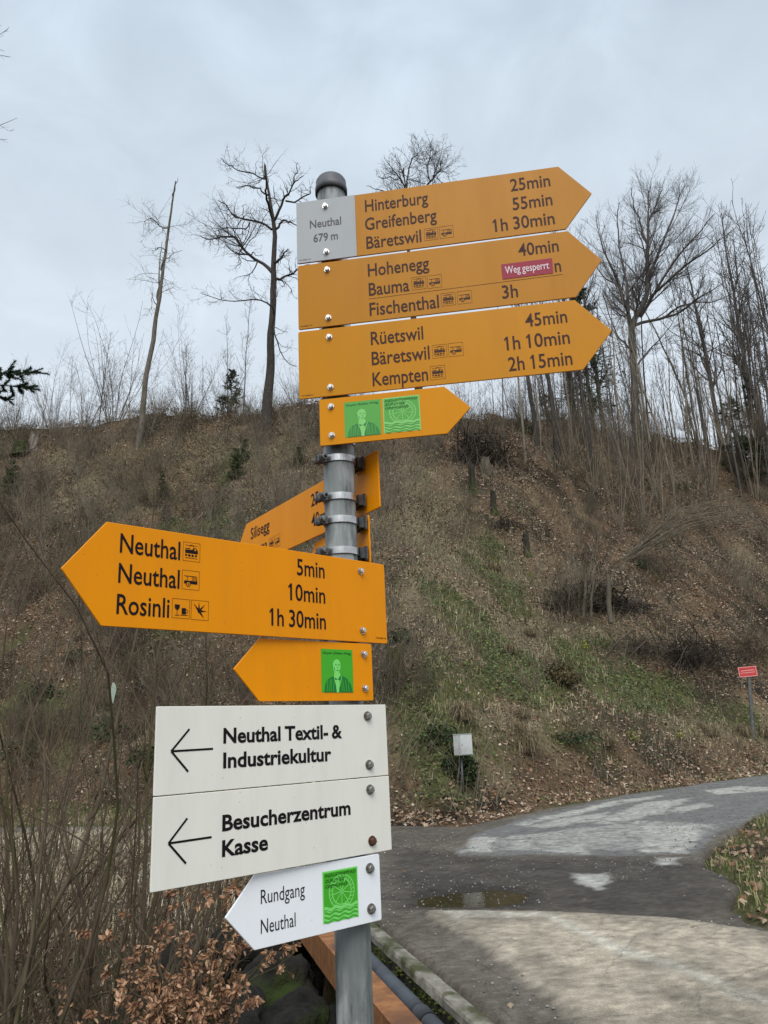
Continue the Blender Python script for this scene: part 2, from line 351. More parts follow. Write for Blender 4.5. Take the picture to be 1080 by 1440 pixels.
def ic_cup(p, x, z, w):
    q = lambda a, b: (x + a * w, z + b * w)
    p.frame(x, z, x + w, z + w, 0.0005, 0)
    p.poly([q(.15, .70), q(.43, .70), q(.43, .55), q(.36, .44), q(.31, .42), q(.27, .42), q(.20, .46), q(.15, .55)], 0)
    p.line(q(.29, .42), q(.29, .16), w * .03); p.line(q(.17, .15), q(.43, .15), w * .03)
    p.rect(*q(.55, .22), *q(.79, .54), 0); p.ring(q(.80, .38), w * .09, w * .03, 0, n=12, a0=-math.pi / 2, a1=math.pi / 2); p.line(q(.48, .17), q(.90, .17), w * .03)
def ic_sun(p, x, z, w):
    q = lambda a, b: (x + a * w, z + b * w); c = np.array([.45, .45])
    p.frame(x, z, x + w, z + w, 0.0005, 0); p.disc(q(*c), w * .085, 0, -0.0005, 14)
    for tx, tz in ((.12, .85), (.44, .92), (.80, .82), (.90, .47), (.76, .10)):
        d = np.array([tx, tz]) - c; d /= np.linalg.norm(d); nn = np.array([-d[1], d[0]]) * .055
        b0 = c + d * .09; p.poly([q(*(b0 - nn)), q(tx, tz), q(*(b0 + nn))], 0)
def portrait(sign, x0, z0, x1, z1, mats, tail=''):
    """sticker with the print of a gentleman in a jacket"""
    p = Print(); w = x1 - x0; h = z1 - z0; q = lambda a, b: (x0 + a * w, z0 + b * h)
    p.rect(x0, z0, x1, z1, 0, -0.0004)
    p.poly([q(*t) for t in [(.08, 0), (.10, .16), (.18, .30), (.38, .38), (.50, .32), (.62, .40), (.82, .31), (.92, .18), (.97, 0)]], 2, -0.0006)
    p.poly([q(*t) for t in [(.38, .36), (.40, .46), (.36, .56), (.355, .66), (.40, .74), (.48, .77), (.56, .74), (.60, .66), (.595, .56), (.55, .47), (.60, .40), (.50, .30)]], 1, -0.0008)
    p.poly([q(*t) for t in [(.42, .28), (.50, .30), (.56, .27), (.53, .0), (.46, .0)]], 1, -0.0009)
    for a, b, c, d in ((.42, .635, .48, .640), (.52, .645, .58, .635), (.505, .60, .515, .55), (.46, .505, .55, .51), (.35, .62, .34, .58), (.39, .58, .42, .50)): p.line(q(a, b), q(c, d), w * .014, 2, -0.0010)
    for a, k in ((.16, .05), (.22, .09), (.28, .05), (.35, .07), (.64, -.05), (.70, -.08), (.77, -.05), (.85, -.04)):
        p.line(q(a, .02), q(a + k * .6, .30), w * .018, 0, -0.0008)
    p.line(q(.38, .37), q(.47, .10), w * .02, 1, -0.0010); p.line(q(.63, .38), q(.54, .12), w * .02, 1, -0.0010)
    p.text('Guyer-Zeller-Weg', *[q(.05, 0)[0], q(.94, 0)[0]], q(0, .885)[1], h * .055, 3, -0.0006, 0.012, 0.1)
    return p.build('sticker', mats, sign)
def wheel(sign, x0, z0, x1, z1, mats):
    """sticker with a water wheel over waves"""
    p = Print(); w = x1 - x0; h = z1 - z0; q = lambda a, b: (x0 + a * w, z0 + b * h)
    p.rect(x0, z0, x1, z1, 1, -0.0004); b = .03
    p.poly([q(b, .24), q(1 - b, .24), q(1 - b, 1 - b), q(b, 1 - b)], 0, -0.0006)
    c = q(.53, .56); k = h / w
    p.ring(c, w * .355, w * .022, 1, -0.0008, 36, rz=h * .33); p.ring(c, w * .265, w * .022, 1, -0.0008, 36, rz=h * .25)
    for i in range(24):
        t = i * math.pi / 12; p.line((c[0] + w * .265 * math.cos(t), c[1] + h * .25 * math.sin(t)), (c[0] + w * .355 * math.cos(t + .16), c[1] + h * .33 * math.sin(t + .16)), w * .016, 1, -0.0009)
    for i in range(9):
        t = i * 2 * math.pi / 9 + .5; p.line(c, (c[0] + w * .265 * math.cos(t), c[1] + h * .25 * math.sin(t)), w * .018, 1, -0.0009)
    for r_, zz in enumerate((.27, .19, .11, .035)):
        for i in range(14):
            a = b + (1 - 2 * b) * i / 14; a2 = b + (1 - 2 * b) * (i + 1) / 14
            f = lambda t: zz + .022 * math.sin(t * 22 + r_ * .6)
            hh = .034 if r_ else .06
            p.poly([q(a, f(a) - hh / 2), q(a2, f(a2) - hh / 2), q(a2, f(a2) + hh / 2), q(a, f(a) + hh / 2)], 1 if r_ == 0 else 0, -0.0010 if r_ else -0.0011)
    for i, s_ in enumerate(('INDUSTRIEPFAD', 'ZÜRCHER', 'OBERLAND')):
        p.text(s_, q(.06, 0)[0], q((.93, .60, .68)[i], 0)[0], q(0, .885 - .105 * i)[1], h * .060, 3, -0.0013, 0.0, 0.25)
    return p.build('sticker', mats, sign)

GM = [G_BG, G_LT, G_DK, G_TX]; FM = [F_BG, F_LT, F_DK, F_TX]
def sign(label, yaw, z0, h, s0, s1, tip, m, lines, ink, icons=(), off=0.049, bolts=(), bolt=BOLT, corner=0.004, code=None, bold=0.010):
    a = R(yaw); nx, ny = math.sin(a), -math.cos(a)
    o = empty('direction_sign', (nx * off, ny * off, z0 + ZO), a, post); o['label'] = label
    if tip is None: pts = [(s0, 0), (s1, 0), (s1, h), (s0, h)]; rr = [corner] * 4
    else: pts = [(s0, 0), (s1, 0), (tip, h / 2), (s1, h), (s0, h)]; rr = [corner, .002, .002, .002, corner]
    pts = round_poly(pts, rr)
    plate('plate', pts, 0.0, 0.003, m, o)
    for t in lines:
        p = Print(); s_, x0, x1, z, cap = t[:5]; im = t[5] if len(t) > 5 else ink
        p.text(s_, x0, x1, z, cap, 0, -0.0005, t[6] if len(t) > 6 else bold); p.build('lettering', [im], o)
    for fn, x, z, w in icons:
        p = Print(); fn(p, x, z, w); p.build('pictogram', [ink, m], o)
    if code:
        p = Print(); p.text(*code, 0, -0.0004, 0.01); p.build('lettering', [ink], o)
    for x, z, bm_ in bolts: link('bolt', bm_, None, o, (x, 0, z))
    return o
def clamps(yaw, zs, side=1):
    for z in zs:
        o = empty('clamp', (0, 0, z + ZO), R(yaw) + (math.pi if side > 0 else 0), post)
        link('band', BAND, None, o); link('clamp_bolt', EAR, None, o); link('clamp_block', BLOCK, None, o)

B2 = lambda a, b, k=BOLT: [(a[0], a[1], k), (b[0], b[1], k)]
CW = 0.028
sA = sign('yellow arrow sign with a white end panel reading Neuthal 679 m, topmost on the post', -8.2, 0.9316, 0.1448, -0.0648, 0.4727, 0.530, YEL_OLD_DIM,
     [('Hinterburg', .0797, .2095, .1008, CW), ('Greifenberg', .0781, .2244, .0575, CW), ('Bäretswil', .0794, .1909, .0137, CW),
      ('25min', .3754, .4534, .102, CW), ('55min', .3758, .4533, .058, CW), ('1h 30min', .3373, .4533, .0145, CW)], INK_OLD,
     [(ic_train, .1972, .0145, .0275), (ic_bus, .228, .0147, .0275)])
pl = plate('location_panel', round_poly([(-.0648, .0002), (.059, .0002), (.059, .1446), (-.0648, .1446)], [.004, 0, 0, .004]), -0.0009, -0.00005, WHT_DIM, sA, bev=0)
p = Print(); p.text('Neuthal', -.0367, .0291, .0786, .0187, 0, -0.0013, 0.012); p.build('lettering', [mat('grey_lettering', (0.035, 0.035, 0.045), .5)], sA)
p = Print(); p.text('679 m', -.0296, .0214, .0447, .0185, 0, -0.0013, 0.012); p.build('lettering', [bpy.data.materials['grey_lettering']], sA)
p = Print(); p.text('101866 H', -.0612, -.0368, .0055, .0026, 0, -0.0013, 0.005); p.build('lettering', [bpy.data.materials['grey_lettering']], sA)
for x, z in ((-.0033, .1262), (-.0033, .0179)): link('bolt', BOLT, None, sA, (x, -0.0009, z))
sB = sign('yellow arrow sign with a small red sticker reading Weg gesperrt', -8.2, 0.7820, 0.1448, -0.0642, 0.4757, 0.5318, YEL_OLD_DIM,
     [('Hohenegg', .0801, .2029, .0998, CW), ('Bauma', .0803, .1612, .0564, CW), ('Fischenthal', .0802, .217, .012, CW),
      ('40min', .3779, .4548, .1027, CW * .97), ('n', .443, .4548, .0584, CW), ('3h', .3393, .3691, .0148, CW)], INK_OLD,
     [(ic_train, .1662, .0568, .0283), (ic_bus, .1972, .0562, .0283), (ic_train, .2219, .0138, .0278), (ic_bus, .2534, .0139, .0278)], bolts=B2((-.0028, .1266), (-.0028, .0182)), code=('101867 H', -.0600, -.0368, .005, .0026))
p = Print(); p.line((.0793, .0493), (.4564, .0514), .0007); p.build('rule_line', [INK_OLD], sB)
p = Print(); p.poly(round_poly([(.3428, .0562), (.4392, .0562), (.440, .0891), (.3424, .0891)], [.002] * 4), 0, -0.0008); p.text('Weg gesperrt', .349, .4326, .0669, .0163, 1, -0.0012, 0.006); p.build('sticker', [RED, WTXT], sB)
sC = sign('yellow arrow sign listing Rüetswil, Bäretswil and Kempten', -8.05, 0.6322, 0.1449, -0.0650, 0.4728, 0.5329, paint('yellow_paint_half_faded_dimmed', (0.56, 0.228, 0.006), .16, .28, .01),  # aged yellow whose lowered tone also stands in for reduced light
     [('Rüetswil', .08, .1825, .0984, CW), ('Bäretswil', .0801, .1924, .0552, CW), ('Kempten', .0801, .1867, .0113, CW),
      ('45min', .3772, .4549, .0998, CW * .97), ('1h 10min', .3382, .4551, .0558, CW), ('2h 15min', .3381, .4552, .0125, CW)], INK_OLD,
     [(ic_train, .1979, .0551, .0278), (ic_bus, .2286, .0549, .0282), (ic_train, .1912, .011, .0284)], bolts=B2((-.0025, .1255), (-.0025, .0183)), code=('101868 H', -.0600, -.0368, .005, .0026))
YEL_D = paint('yellow_paint_small_sign', (0.66, 0.255, 0.002), .1, .34, .01)
sD = sign('short yellow arrow sign with two green stickers below the three long yellow signs', -8.5, 0.5319, 0.0950, -0.0252, 0.2162, 0.2627, YEL_D, [], INK, bolts=B2((-.002, .0781), (-.002, .0192)))
portrait(sD, .0232, .0115, .0935, .0832, FM); wheel(sD, .098, .0122, .1682, .0835, FM)
sE = sign('long yellow arrow sign pointing left to Neuthal and Rosinli', 43.9, 0.1612, 0.1478, 0.0622, -0.4785, -0.5382, YEL,
     [('Neuthal', -.4575, -.3623, .1060, CW), ('Neuthal', -.4578, -.362, .0624, CW), ('Rosinli', -.4581, -.3772, .0182, CW),
      ('5min', -.1427, -.0827, .1066, CW), ('10min', -.1576, -.0825, .0625, CW), ('1h 30min', -.1958, -.0824, .018, CW)], INK,
     [(ic_train, -.3578, .1060, .0293), (ic_bus, -.3580, .0624, .0293), (ic_cup, -.373, .0182, .0290), (ic_sun, -.3416, .0176, .0298)], bolts=B2((.001, .1282), (.001, .0205)), code=('101869 H', .0335, .0581, .008, .0028))
sF = sign('short yellow arrow sign pointing left with one green portrait sticker', 41.0, 0.0600, 0.0987, 0.0238, -0.2086, -0.2553, YEL, [], INK, bolts=B2((.0044, .0801), (.0044, .021)))
portrait(sF, -.0885, .0138, -.0206, .0865, GM)
def arrow(sg, dz):
    p = Print(); t = (-.3676, .0578 + dz); w = .0030
    p.line(t, (-.3003, .0584 + dz), w); p.line(t, (-.3397, .0873 + dz), w); p.line(t, (-.3403, .0290 + dz), w, y=-0.0006); p.build('arrow', [INK], sg)
sG = sign('white rectangular board reading Neuthal Textil- & Industriekultur', 43.95, -0.0661, 0.1192, 0.0509, -0.3915, None, WHT,
     [('Neuthal Textil- &', -.2831, -.0528, .0658, .021), ('Industriekultur', -.2829, -.0772, .0308, .021)], INK, bolts=B2((.0053, .1), (.0056, .0194), BOLT_BIG), corner=.0015, bold=0.028)
arrow(sG, 0)
sG2 = sign('white rectangular board reading Besucherzentrum Kasse with one rusty bolt', 43.95, -0.1866, 0.1191, 0.0515, -0.3913, None, WHT,
     [('Besucherzentrum', -.2831, -.0391, .0650, .021), ('Kasse', -.283, -.2035, .0309, .021)], INK, bolts=[(.0053, .1, BOLT_BIG), (.0060, .019, BOLT_RUST)], corner=.0015, bold=0.028)
arrow(sG2, .0003)
sH = sign('white arrow sign reading Rundgang Neuthal with green water wheel sticker, lowest on the post', 41.2, -0.2894, 0.1002, 0.0233, -0.2177, -0.2660, WHT_B,
     [('Rundgang', -.2074, -.1288, .0592, .0192), ('Neuthal', -.2074, -.1464, .0195, .0192)], mat('black_lettering', (0.012, 0.012, 0.02), .4), bolts=B2((.001, .0808), (.001, .0201), BOLT_BIG), bold=0.0)
wheel(sH, -.0952, .0132, -.0247, .0875, GM)
sI = sign('yellow sign pointing away behind the post, reading Silisegg', -55.4, 0.4135, 0.1148, 0.060, -0.54, -0.595, YEL,
     [('25min', -.2030, -.118, .0700, CW), ('40min', -.2030, -.118, .0243, CW), ('Silisegg', -.5126, -.4076, .0680, CW), ('Bauma', -.5126, -.420, .0230, CW)], INK,
     [(ic_train, -.4116, .018, .0283), (ic_bus, -.3810, .018, .0283)], off=-0.05)
sJ = sign('short yellow sign pointing away behind the post, mostly hidden', -59.5, 0.3135, 0.095, 0.018, -0.22, -0.267, YEL, [], INK, off=-0.05)
clamps(-55.4, (.5138, .4374), -1); clamps(-59.5, (.3922, .3327), -1)
for c_ in list(post.children):
    pass
for yw, zz, hh in ((-8.2, .9316, .1448), (-8.2, .782, .1448), (-8.05, .6322, .1449), (43.9, .1612, .1478)): clamps(yw, (zz + .018, zz + hh - .018))
for yw, zz, hh in ((-8.5, .5319, .095), (41, .06, .0987), (41.2, -.2894, .1002)): clamps(yw, (zz + .02, zz + hh - .018))
for zz in (-.0661, -.1866): clamps(43.95, (zz + .0194, zz + .1))

# ------------------------------------------------------------------ terrain
def wallx(y): return 0.4828 - 0.2838 * (np.asarray(y, float) - 4.8086)
XB = [-60, -40, -15, -7.5, -3, 1.1, 2.9, 5.9, 10.95, 20, 40, 80]; YBv = [34, 31, 25, 21.5, 17.2, 14.9, 17.3, 20.5, 24.8, 32, 46, 70]
def Yb(x): return np.interp(x, XB, YBv)
_skyp = [(-300, 610), (0, 600), (130, 590), (200, 582), (265, 577), (300, 585), (420, 566), (600, 592), (660, 584), (740, 583), (850, 598), (950, 618), (1080, 645), (1500, 700)]
_u = []; _e = []
for a_, b_ in _skyp:
    d_ = ray(a_, b_); _u.append(d_[0] / d_[1]); _e.append(d_[2] / d_[1])
def Yc(x): return 45 + 0.8 * np.maximum(0, np.asarray(x, float) - 3)
def H(x, y):
    x = np.asarray(x, float); y = np.asarray(y, float)
    yb = Yb(x); yc = Yc(x); u = x / np.maximum(yc, 1); zc = np.interp(u, _u, _e) * yc
    t = (y - yb) / (yc - yb); tc_ = np.clip(t, 0, 1)
    f = 0.86 * tc_ + 0.14 * tc_ * tc_
    f = f * sst(-0.02, 0.10, t) + 0.0
    z = -1.6 + (zc + 1.6) * f
    z = np.where(t > 1, zc - 0.10 * (y - yc), z)
    on = sst(0.02, 0.12, t)
    z = z + on * ((vn(x, y, 6, 2, 1) - .5) * 1.5 + (vn(x, y, 1.7, 3, 2) - .5) * 0.60 + (vn(x, y, 0.5, 2, 3) - .5) * 0.30)
    low = 1 - on
    z = z + low * ((vn(x, y, 2.5, 2, 4) - .5) * 0.10 + (vn(x, y, .5, 2, 5) - .5) * 0.03)
    # gully left of the parapet wall
    yn = np.interp(x, [-20, -8, -2, 0], [14.6, 14.2, 12.6, 12.0])
    dep = sst(0.0, 5.5, yn - y) * sst(0.0, 0.10, wallx(y) - 0.06 - x) * sst(3.2, 4.6, y)
    z = z - dep * (1.25 + 0.75 * sst(3.2, 0.6, wallx(y) - x) + (vn(x, y, 1.3, 3, 6) - .5) * 0.6)
    return z
def roadmask(x, y):
    """1 inside the road / lane surface"""
    x = np.asarray(x, float); y = np.asarray(y, float)
    right = np.interp(y, [0, 5.0, 6.85, 7.6, 8.6, 9.98, 11.5, 13, 15.23, 19, 40], [3.4, 2.9, 2.85, 2.95, 3.4, 3.62, 4.3, 5.3, 6.7, 10.6, 32])
    left = np.where(y < 12.3, wallx(y) + 0.10, -1.9 - (y - 12.3) * 0.2)
    wob = (vn(x, y, 0.6, 3, 9) - .5) * 0.35
    a = sst(-0.12, 0.12, right - x + wob) * sst(-0.05, 0.05, x - left + np.where(y < 12.3, 0, wob))
    b = sst(-0.15, 0.15, Yb(x) - 0.15 - y + wob)
    lane = sst(-.15, .15, y - np.interp(x, [-20, -8, -2, 0], [17.3, 17.0, 14.8, 13.2]) + wob) * sst(-.15, .15, np.interp(x, [-20, -8, -2, 0], [18.6, 18.3, 16.6, 15.4]) - y + wob) * (x < 0)
    return np.clip(np.maximum(a * b, lane), 0, 1)
def G(x, y): return H(x, y) - 0.05 * 0
def hit(px, py, y0=6.0, y1=90):
    d = ray(px, py); Y = np.linspace(y0, y1, 3000); P = d[None] * (Y / d[1])[:, None]
    k = np.where(P[:, 2] <= H(P[:, 0], P[:, 1]))[0]
    if len(k) == 0: return at(px, py, 45)
    return P[k[0]]
def nonuni(a, b, fine0, fine1, df, dc):
    v = [fine0]
    while v[-1] < fine1: v.append(v[-1] + df)
    s = df
    while v[-1] < b: s = min(s * 1.12, dc); v.append(v[-1] + s)
    s = df
    while v[0] > a: s = min(s * 1.12, dc); v.insert(0, v[0] - s)
    return np.array(v)
gx = nonuni(-420, 460, -14, 16, 0.16, 40); gy = nonuni(-320, 620, 3, 34, 0.16, 40)
GX, GY = np.meshgrid(gx, gy)
rm = roadmask(GX, GY)
GZ = H(GX, GY) - 0.10 * sst(0.3, 0.9, rm) * (GY < 60)
nx_, ny_ = len(gx), len(gy)
ii = np.arange(nx_ * ny_).reshape(ny_, nx_)
Fq = np.stack([ii[:-1, :-1], ii[:-1, 1:], ii[1:, 1:], ii[1:, :-1]], -1).reshape(-1, 4)
GREENS = [(700, 780, 80, 55, .8), (670, 860, 110, 60, .8), (720, 955, 180, 55, 1.0), (890, 975, 110, 34, 1.15), (600, 1010, 80, 70, .9), (780, 1040, 200, 45, .65), (1040, 1010, 80, 40, .8), (640, 715, 55, 45, .7), (850, 905, 80, 25, .7), (80, 905, 90, 60, .45), (330, 680, 80, 50, .4), (110, 790, 90, 60, .3)]
STRAWS = [(720, 900, 150, 50, 1.0), (630, 830, 90, 80, .9), (600, 730, 60, 60, .8), (860, 900, 90, 26, .9), (700, 1015, 160, 36, .7), (1010, 1020, 90, 24, .9), (120, 690, 130, 60, .6), (330, 650, 130, 50, .5)]
def pixblobs(x, y, B):
    x = np.asarray(x, float); y = np.asarray(y, float); z = H(x, y); dp = x * fw[0] + y * fw[1] + z * fw[2]; ok = dp > 2; dp = np.where(ok, dp, 1)
    u = 540 + FPX * (x * rt[0] + y * rt[1] + z * rt[2]) / dp; v = 720 - FPX * (x * up[0] + y * up[1] + z * up[2]) / dp; r = 0 * x
    for a, b, c, d, e in B: r = np.maximum(r, e * np.exp(-((u - a) / c) ** 2 - ((v - b) / d) ** 2))
    return r * ok
def greenness(x, y):
    """where the slope is green with grass and ivy: a tongue down its middle, the foot of it, and the far lawn at left"""
    x = np.asarray(x, float); y = np.asarray(y, float)
    t = (y - Yb(x)) / (Yc(x) - Yb(x))
    cx = np.interp(t, [0, .12, .3, .5, .7, .85], [5, 5.2, 3.6, 4.2, 4.6, 4.0]); wd = np.interp(t, [0, .12, .3, .55, .8, 1], [6, 6, 3.0, 2.4, 1.8, 1.0])
    g = np.exp(-((x - cx) / wd) ** 2) * sst(1.0, .7, t) * sst(-.01, .04, t) * 1.05
    lft = 0.5 * np.exp(-((x + 9) / 7) ** 2) * sst(.0, .1, t) * sst(.95, .6, t)
    n = vn(x, y, 1.6, 3, 11); n2 = vn(x, y, 5, 2, 12)
    g = pixblobs(x, y, GREENS)
    r = np.maximum(g * 1.12, lft) + (n - .5) * 1.7 + (n2 - .5) * .5
    lawn = sst(-.3, .3, Yb(x) + 0.3 - y) * sst(12.0, 13.0, y) * (x < -1.5)
    verge = sst(-.2, .2, Yb(x) - y) * sst(0, .5, x - 2.5)
    verge = verge * sst(.40, .6, n + .12)
    return np.clip(np.maximum(np.maximum(sst(.35, 1.0, r), lawn * .9), verge * (1 - roadmask(x, y))), 0, 1)
gr = greenness(GX, GY)
lf = sst(.35, .65, vn(GX, GY, 1.1, 3, 21))
c_soil = np.array([.032, .024, .015]); c_leaf = np.array([.135, .088, .052]); c_green = np.array([.105, .112, .042]); c_straw = np.array([.30, .26, .16])
st_ = sst(.5, .8, vn(GX, GY, 2.2, 3, 31))
C = c_soil + (c_leaf - c_soil) * lf[..., None]
C = C + (c_straw - C) * np.clip(st_ * .30 + .6 * pixblobs(GX, GY, STRAWS), 0, 1)[..., None]
C = C * (1 - gr[..., None]) + (c_green * .8 + c_soil * .2) * gr[..., None]
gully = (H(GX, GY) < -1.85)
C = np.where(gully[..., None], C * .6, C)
GROUNDM = mat('forest_floor', (0.1, 0.08, 0.05), 0.95, 0, 0.15)
t = GROUNDM.node_tree; b = t.nodes['Principled BSDF']; a = t.nodes.new('ShaderNodeAttribute'); a.attribute_name = 'Col'
tcn = t.nodes.new('ShaderNodeTexCoord')
n = t.nodes.new('ShaderNodeTexNoise'); n.inputs['Scale'].default_value = 9; n.inputs['Detail'].default_value = 9; n.inputs['Roughness'].default_value = 0.75; t.links.new(tcn.outputs['Object'], n.inputs['Vector'])
r_ = t.nodes.new('ShaderNodeMapRange'); r_.inputs[1].default_value = .3; r_.inputs[2].default_value = .7; r_.inputs[3].default_value = .35; r_.inputs[4].default_value = 1.75; t.links.new(n.outputs[0], r_.inputs[0])
mm = t.nodes.new('ShaderNodeMixRGB'); mm.blend_type = 'MULTIPLY'; mm.inputs[0].default_value = 1; t.links.new(a.outputs['Color'], mm.inputs[1]); t.links.new(r_.outputs[0], mm.inputs[2]); t.links.new(mm.outputs[0], b.inputs['Base Color'])
bp = t.nodes.new('ShaderNodeBump'); bp.inputs['Strength'].default_value = .8; bp.inputs['Distance'].default_value = .08; t.links.new(n.outputs[0], bp.inputs['Height']); t.links.new(bp.outputs[0], b.inputs['Normal'])
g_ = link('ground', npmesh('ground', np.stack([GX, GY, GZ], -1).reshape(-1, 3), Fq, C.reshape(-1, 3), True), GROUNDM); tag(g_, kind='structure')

# ------------------------------------------------------------------ road
def polymask(poly_px, x, y, soft=0.06, wob=0.15, seed=1):
    P = np.array([gnd(*p)[:2] for p in poly_px]); X = x + (vn(x, y, .35, 3, 40 + seed) - .5) * wob * 2; Y = y + (vn(x, y, .35, 3, 50 + seed) - .5) * wob * 2.6
    ins = np.zeros(X.shape, bool); dmin = np.full(X.shape, 1e9)
    for i in range(len(P)):
        x0, y0 = P[i]; x1, y1 = P[(i + 1) % len(P)]
        c = ((y0 > Y) != (y1 > Y)) & (X < (x1 - x0) * (Y - y0) / (y1 - y0 + 1e-9) + x0); ins ^= c
        dx, dy = x1 - x0, y1 - y0; tt = np.clip(((X - x0) * dx + (Y - y0) * dy) / (dx * dx + dy * dy + 1e-12), 0, 1)
        dmin = np.minimum(dmin, np.hypot(X - x0 - tt * dx, Y - y0 - tt * dy))
    return sst(-soft, soft, np.where(ins, dmin, -dmin))
rx_ = np.arange(-13, 34, 0.055); 
ry_ = [0.2]
while ry_[-1] < 42: ry_.append(ry_[-1] + max(0.04, ry_[-1] * 0.0055))
ry_ = np.array(ry_); 
RX, RY = np.meshgrid(rx_, ry_); RM = roadmask(RX, RY)
RZ = -1.585 + (vn(RX, RY, 1.5, 2, 60) - .5) * 0.018 + (vn(RX, RY, .12, 2, 61) - .5) * 0.004 - 0.14 * (1 - sst(0.25, 0.75, RM))
slab = polymask([(600, 1284), (745, 1284), (905, 1291), (1000, 1301), (1080, 1316), (1300, 1350), (1300, 1800), (1000, 1800), (880, 1500), (760, 1400), (690, 1345), (625, 1308)], RX, RY, .035, .05, 1)
slab_soft = polymask([(600, 1284), (745, 1284), (905, 1291), (1080, 1316), (1300, 1350), (1300, 1800), (1080, 1800), (900, 1460), (800, 1390), (690, 1345)], RX, RY, .35, .3, 2)
puddle = polymask([(588, 1262), (640, 1254), (700, 1250), (742, 1257), (733, 1268), (690, 1275), (620, 1277), (584, 1275)], RX, RY, .06, .03, 3)
pat = [([(648, 1200), (670, 1180), (705, 1178), (690, 1200)], 4), ([(690, 1180), (900, 1155), (1025, 1160), (985, 1182), (968, 1202), (905, 1200), (900, 1196), (700, 1200)], 5),
       ([(760, 1198), (820, 1186), (815, 1202)], 6), ([(830, 1160), (900, 1130), (980, 1122), (935, 1145), (870, 1160)], 7), ([(730, 1165), (800, 1150), (860, 1142), (840, 1156), (770, 1166)], 8),
       ([(800, 1228), (850, 1227), (853, 1243), (840, 1252), (812, 1242)], 9), ([(990, 1112), (1040, 1107), (1080, 1108), (1080, 1113), (1010, 1118)], 10), ([(720, 1160), (860, 1128), (935, 1118), (930, 1121), (870, 1133), (735, 1163)], 11),
       ([(905, 1163), (1000, 1160), (978, 1182), (966, 1202), (905, 1201)], 12), ([(930, 1140), (985, 1130), (1010, 1135), (960, 1145)], 13), ([(920, 1210), (950, 1208), (945, 1214), (922, 1216)], 14)]
light = np.zeros_like(RX); 
for i_, (pp, sd_) in enumerate(pat): light = np.maximum(light, polymask(pp, RX, RY, .16, .13, sd_) * (0.50 if sd_ == 5 else .66 if sd_ in (7, 8, 13) else .95))
light = sst(.18, .62, light + (vn(RX, RY, .10, 3, 88) - .5) * .55 * (light > .02)) * np.minimum(1, light + .25)
asph = polymask([(640, 1204), (668, 1176), (740, 1150), (880, 1120), (1000, 1100), (1300, 1060), (1300, 1140), (1090, 1142), (1010, 1172), (978, 1203), (900, 1204)], RX, RY, .05, .10, 20)
dk = np.maximum(polymask([(540, 1190), (700, 1205), (905, 1206), (1000, 1215), (1020, 1260), (960, 1288), (760, 1282), (560, 1268)], RX, RY, .3, .25, 21) * .8, puddle)
n_f = vn(RX, RY, .05, 2, 70); n_m = vn(RX, RY, .35, 4, 71); n_l = vn(RX, RY, 1.4, 3, 72)
c_grav = np.array([.135, .116, .094]); c_dark = np.array([.058, .051, .044]); c_asph = np.array([.175, .172, .165]); c_lt = np.array([.40, .385, .35]); c_conc = np.array([.46, .395, .305])
mix = lambda A, B, m: A + (B - A) * m[..., None]
CR = np.broadcast_to(c_grav, RX.shape + (3,)).copy() * (0.6 + .8 * n_l[..., None])
CR = mix(CR, c_dark, np.clip(dk * (0.55 + n_m * .8), 0, 1))
CR = mix(CR, c_asph * 1.0, asph * .9)
rim = polymask([(572, 1258), (640, 1246), (705, 1243), (765, 1252), (752, 1274), (690, 1281), (620, 1283), (566, 1282)], RX, RY, .12, .1, 26)
CR = mix(CR, np.array([.022, .019, .015]), rim * .55)
CR = mix(CR, c_lt, light * sst(.25, .5, n_m + .12))
cc_ = slab * (0.42 + .58 * sst(.30, .62, n_m * .6 + n_l * .5)) * (0.35 + .65 * slab_soft)
CR = mix(CR, c_conc, np.clip(cc_, 0, 1))
# worn pale streak along the slab and damp stains
strk = polymask([(745, 1288), (765, 1290), (900, 1345), (1080, 1405), (1400, 1500), (1400, 1520), (1080, 1425), (880, 1350)], RX, RY, .05, .06, 23)
CR = mix(CR, np.array([.60, .56, .48]), strk * .65 * sst(.3, .6, n_m + .1))
CR = mix(CR, np.array([.55, .51, .43]), polymask([(612, 1287), (760, 1287), (765, 1293), (640, 1300)], RX, RY, .05, .1, 24) * .7)
stain = sst(.50, .66, vn(RX, RY, .28, 5, 75)) * slab * (.5 + vn(RX, RY, 1.5, 2, 79))
CR = mix(CR, np.array([.15, .13, .10]), stain * .36)
CR = CR * (0.66 + .68 * n_f[..., None]) * (.82 + .36 * vn(RX, RY, .13, 3, 78)[..., None]) * (0.85 + .3 * vn(RX, RY, .018, 1, 76)[..., None])
CR = mix(CR, np.array([.17, .15, .12]) , sst(-1.2, -2.2, RX) * .9 * (.6 + .8 * n_m))
mud = sst(.9, .2, RM) ; CR = mix(CR, np.array([.07, .055, .04]), mud)
RZ = RZ + .018 * slab - 0.055 * puddle - .02 * dk * (1 - puddle)
RG = np.stack([RX, RY, RZ], -1).reshape(-1, 3)
ii = np.arange(RX.size).reshape(RX.shape)
Fr = np.stack([ii[:-1, :-1], ii[:-1, 1:], ii[1:, 1:], ii[1:, :-1]], -1).reshape(-1, 4)
keep = (RM.reshape(-1)[Fr].max(1) > 0.02); Fr = Fr[keep]
used = np.unique(Fr); remap = np.zeros(RX.size, int); remap[used] = np.arange(len(used))
ROADM = mat('worn_road_surface', (.1, .1, .1), .88, 0, .25); t = ROADM.node_tree; b = t.nodes['Principled BSDF']; a = t.nodes.new('ShaderNodeAttribute'); a.attribute_name = 'Col'
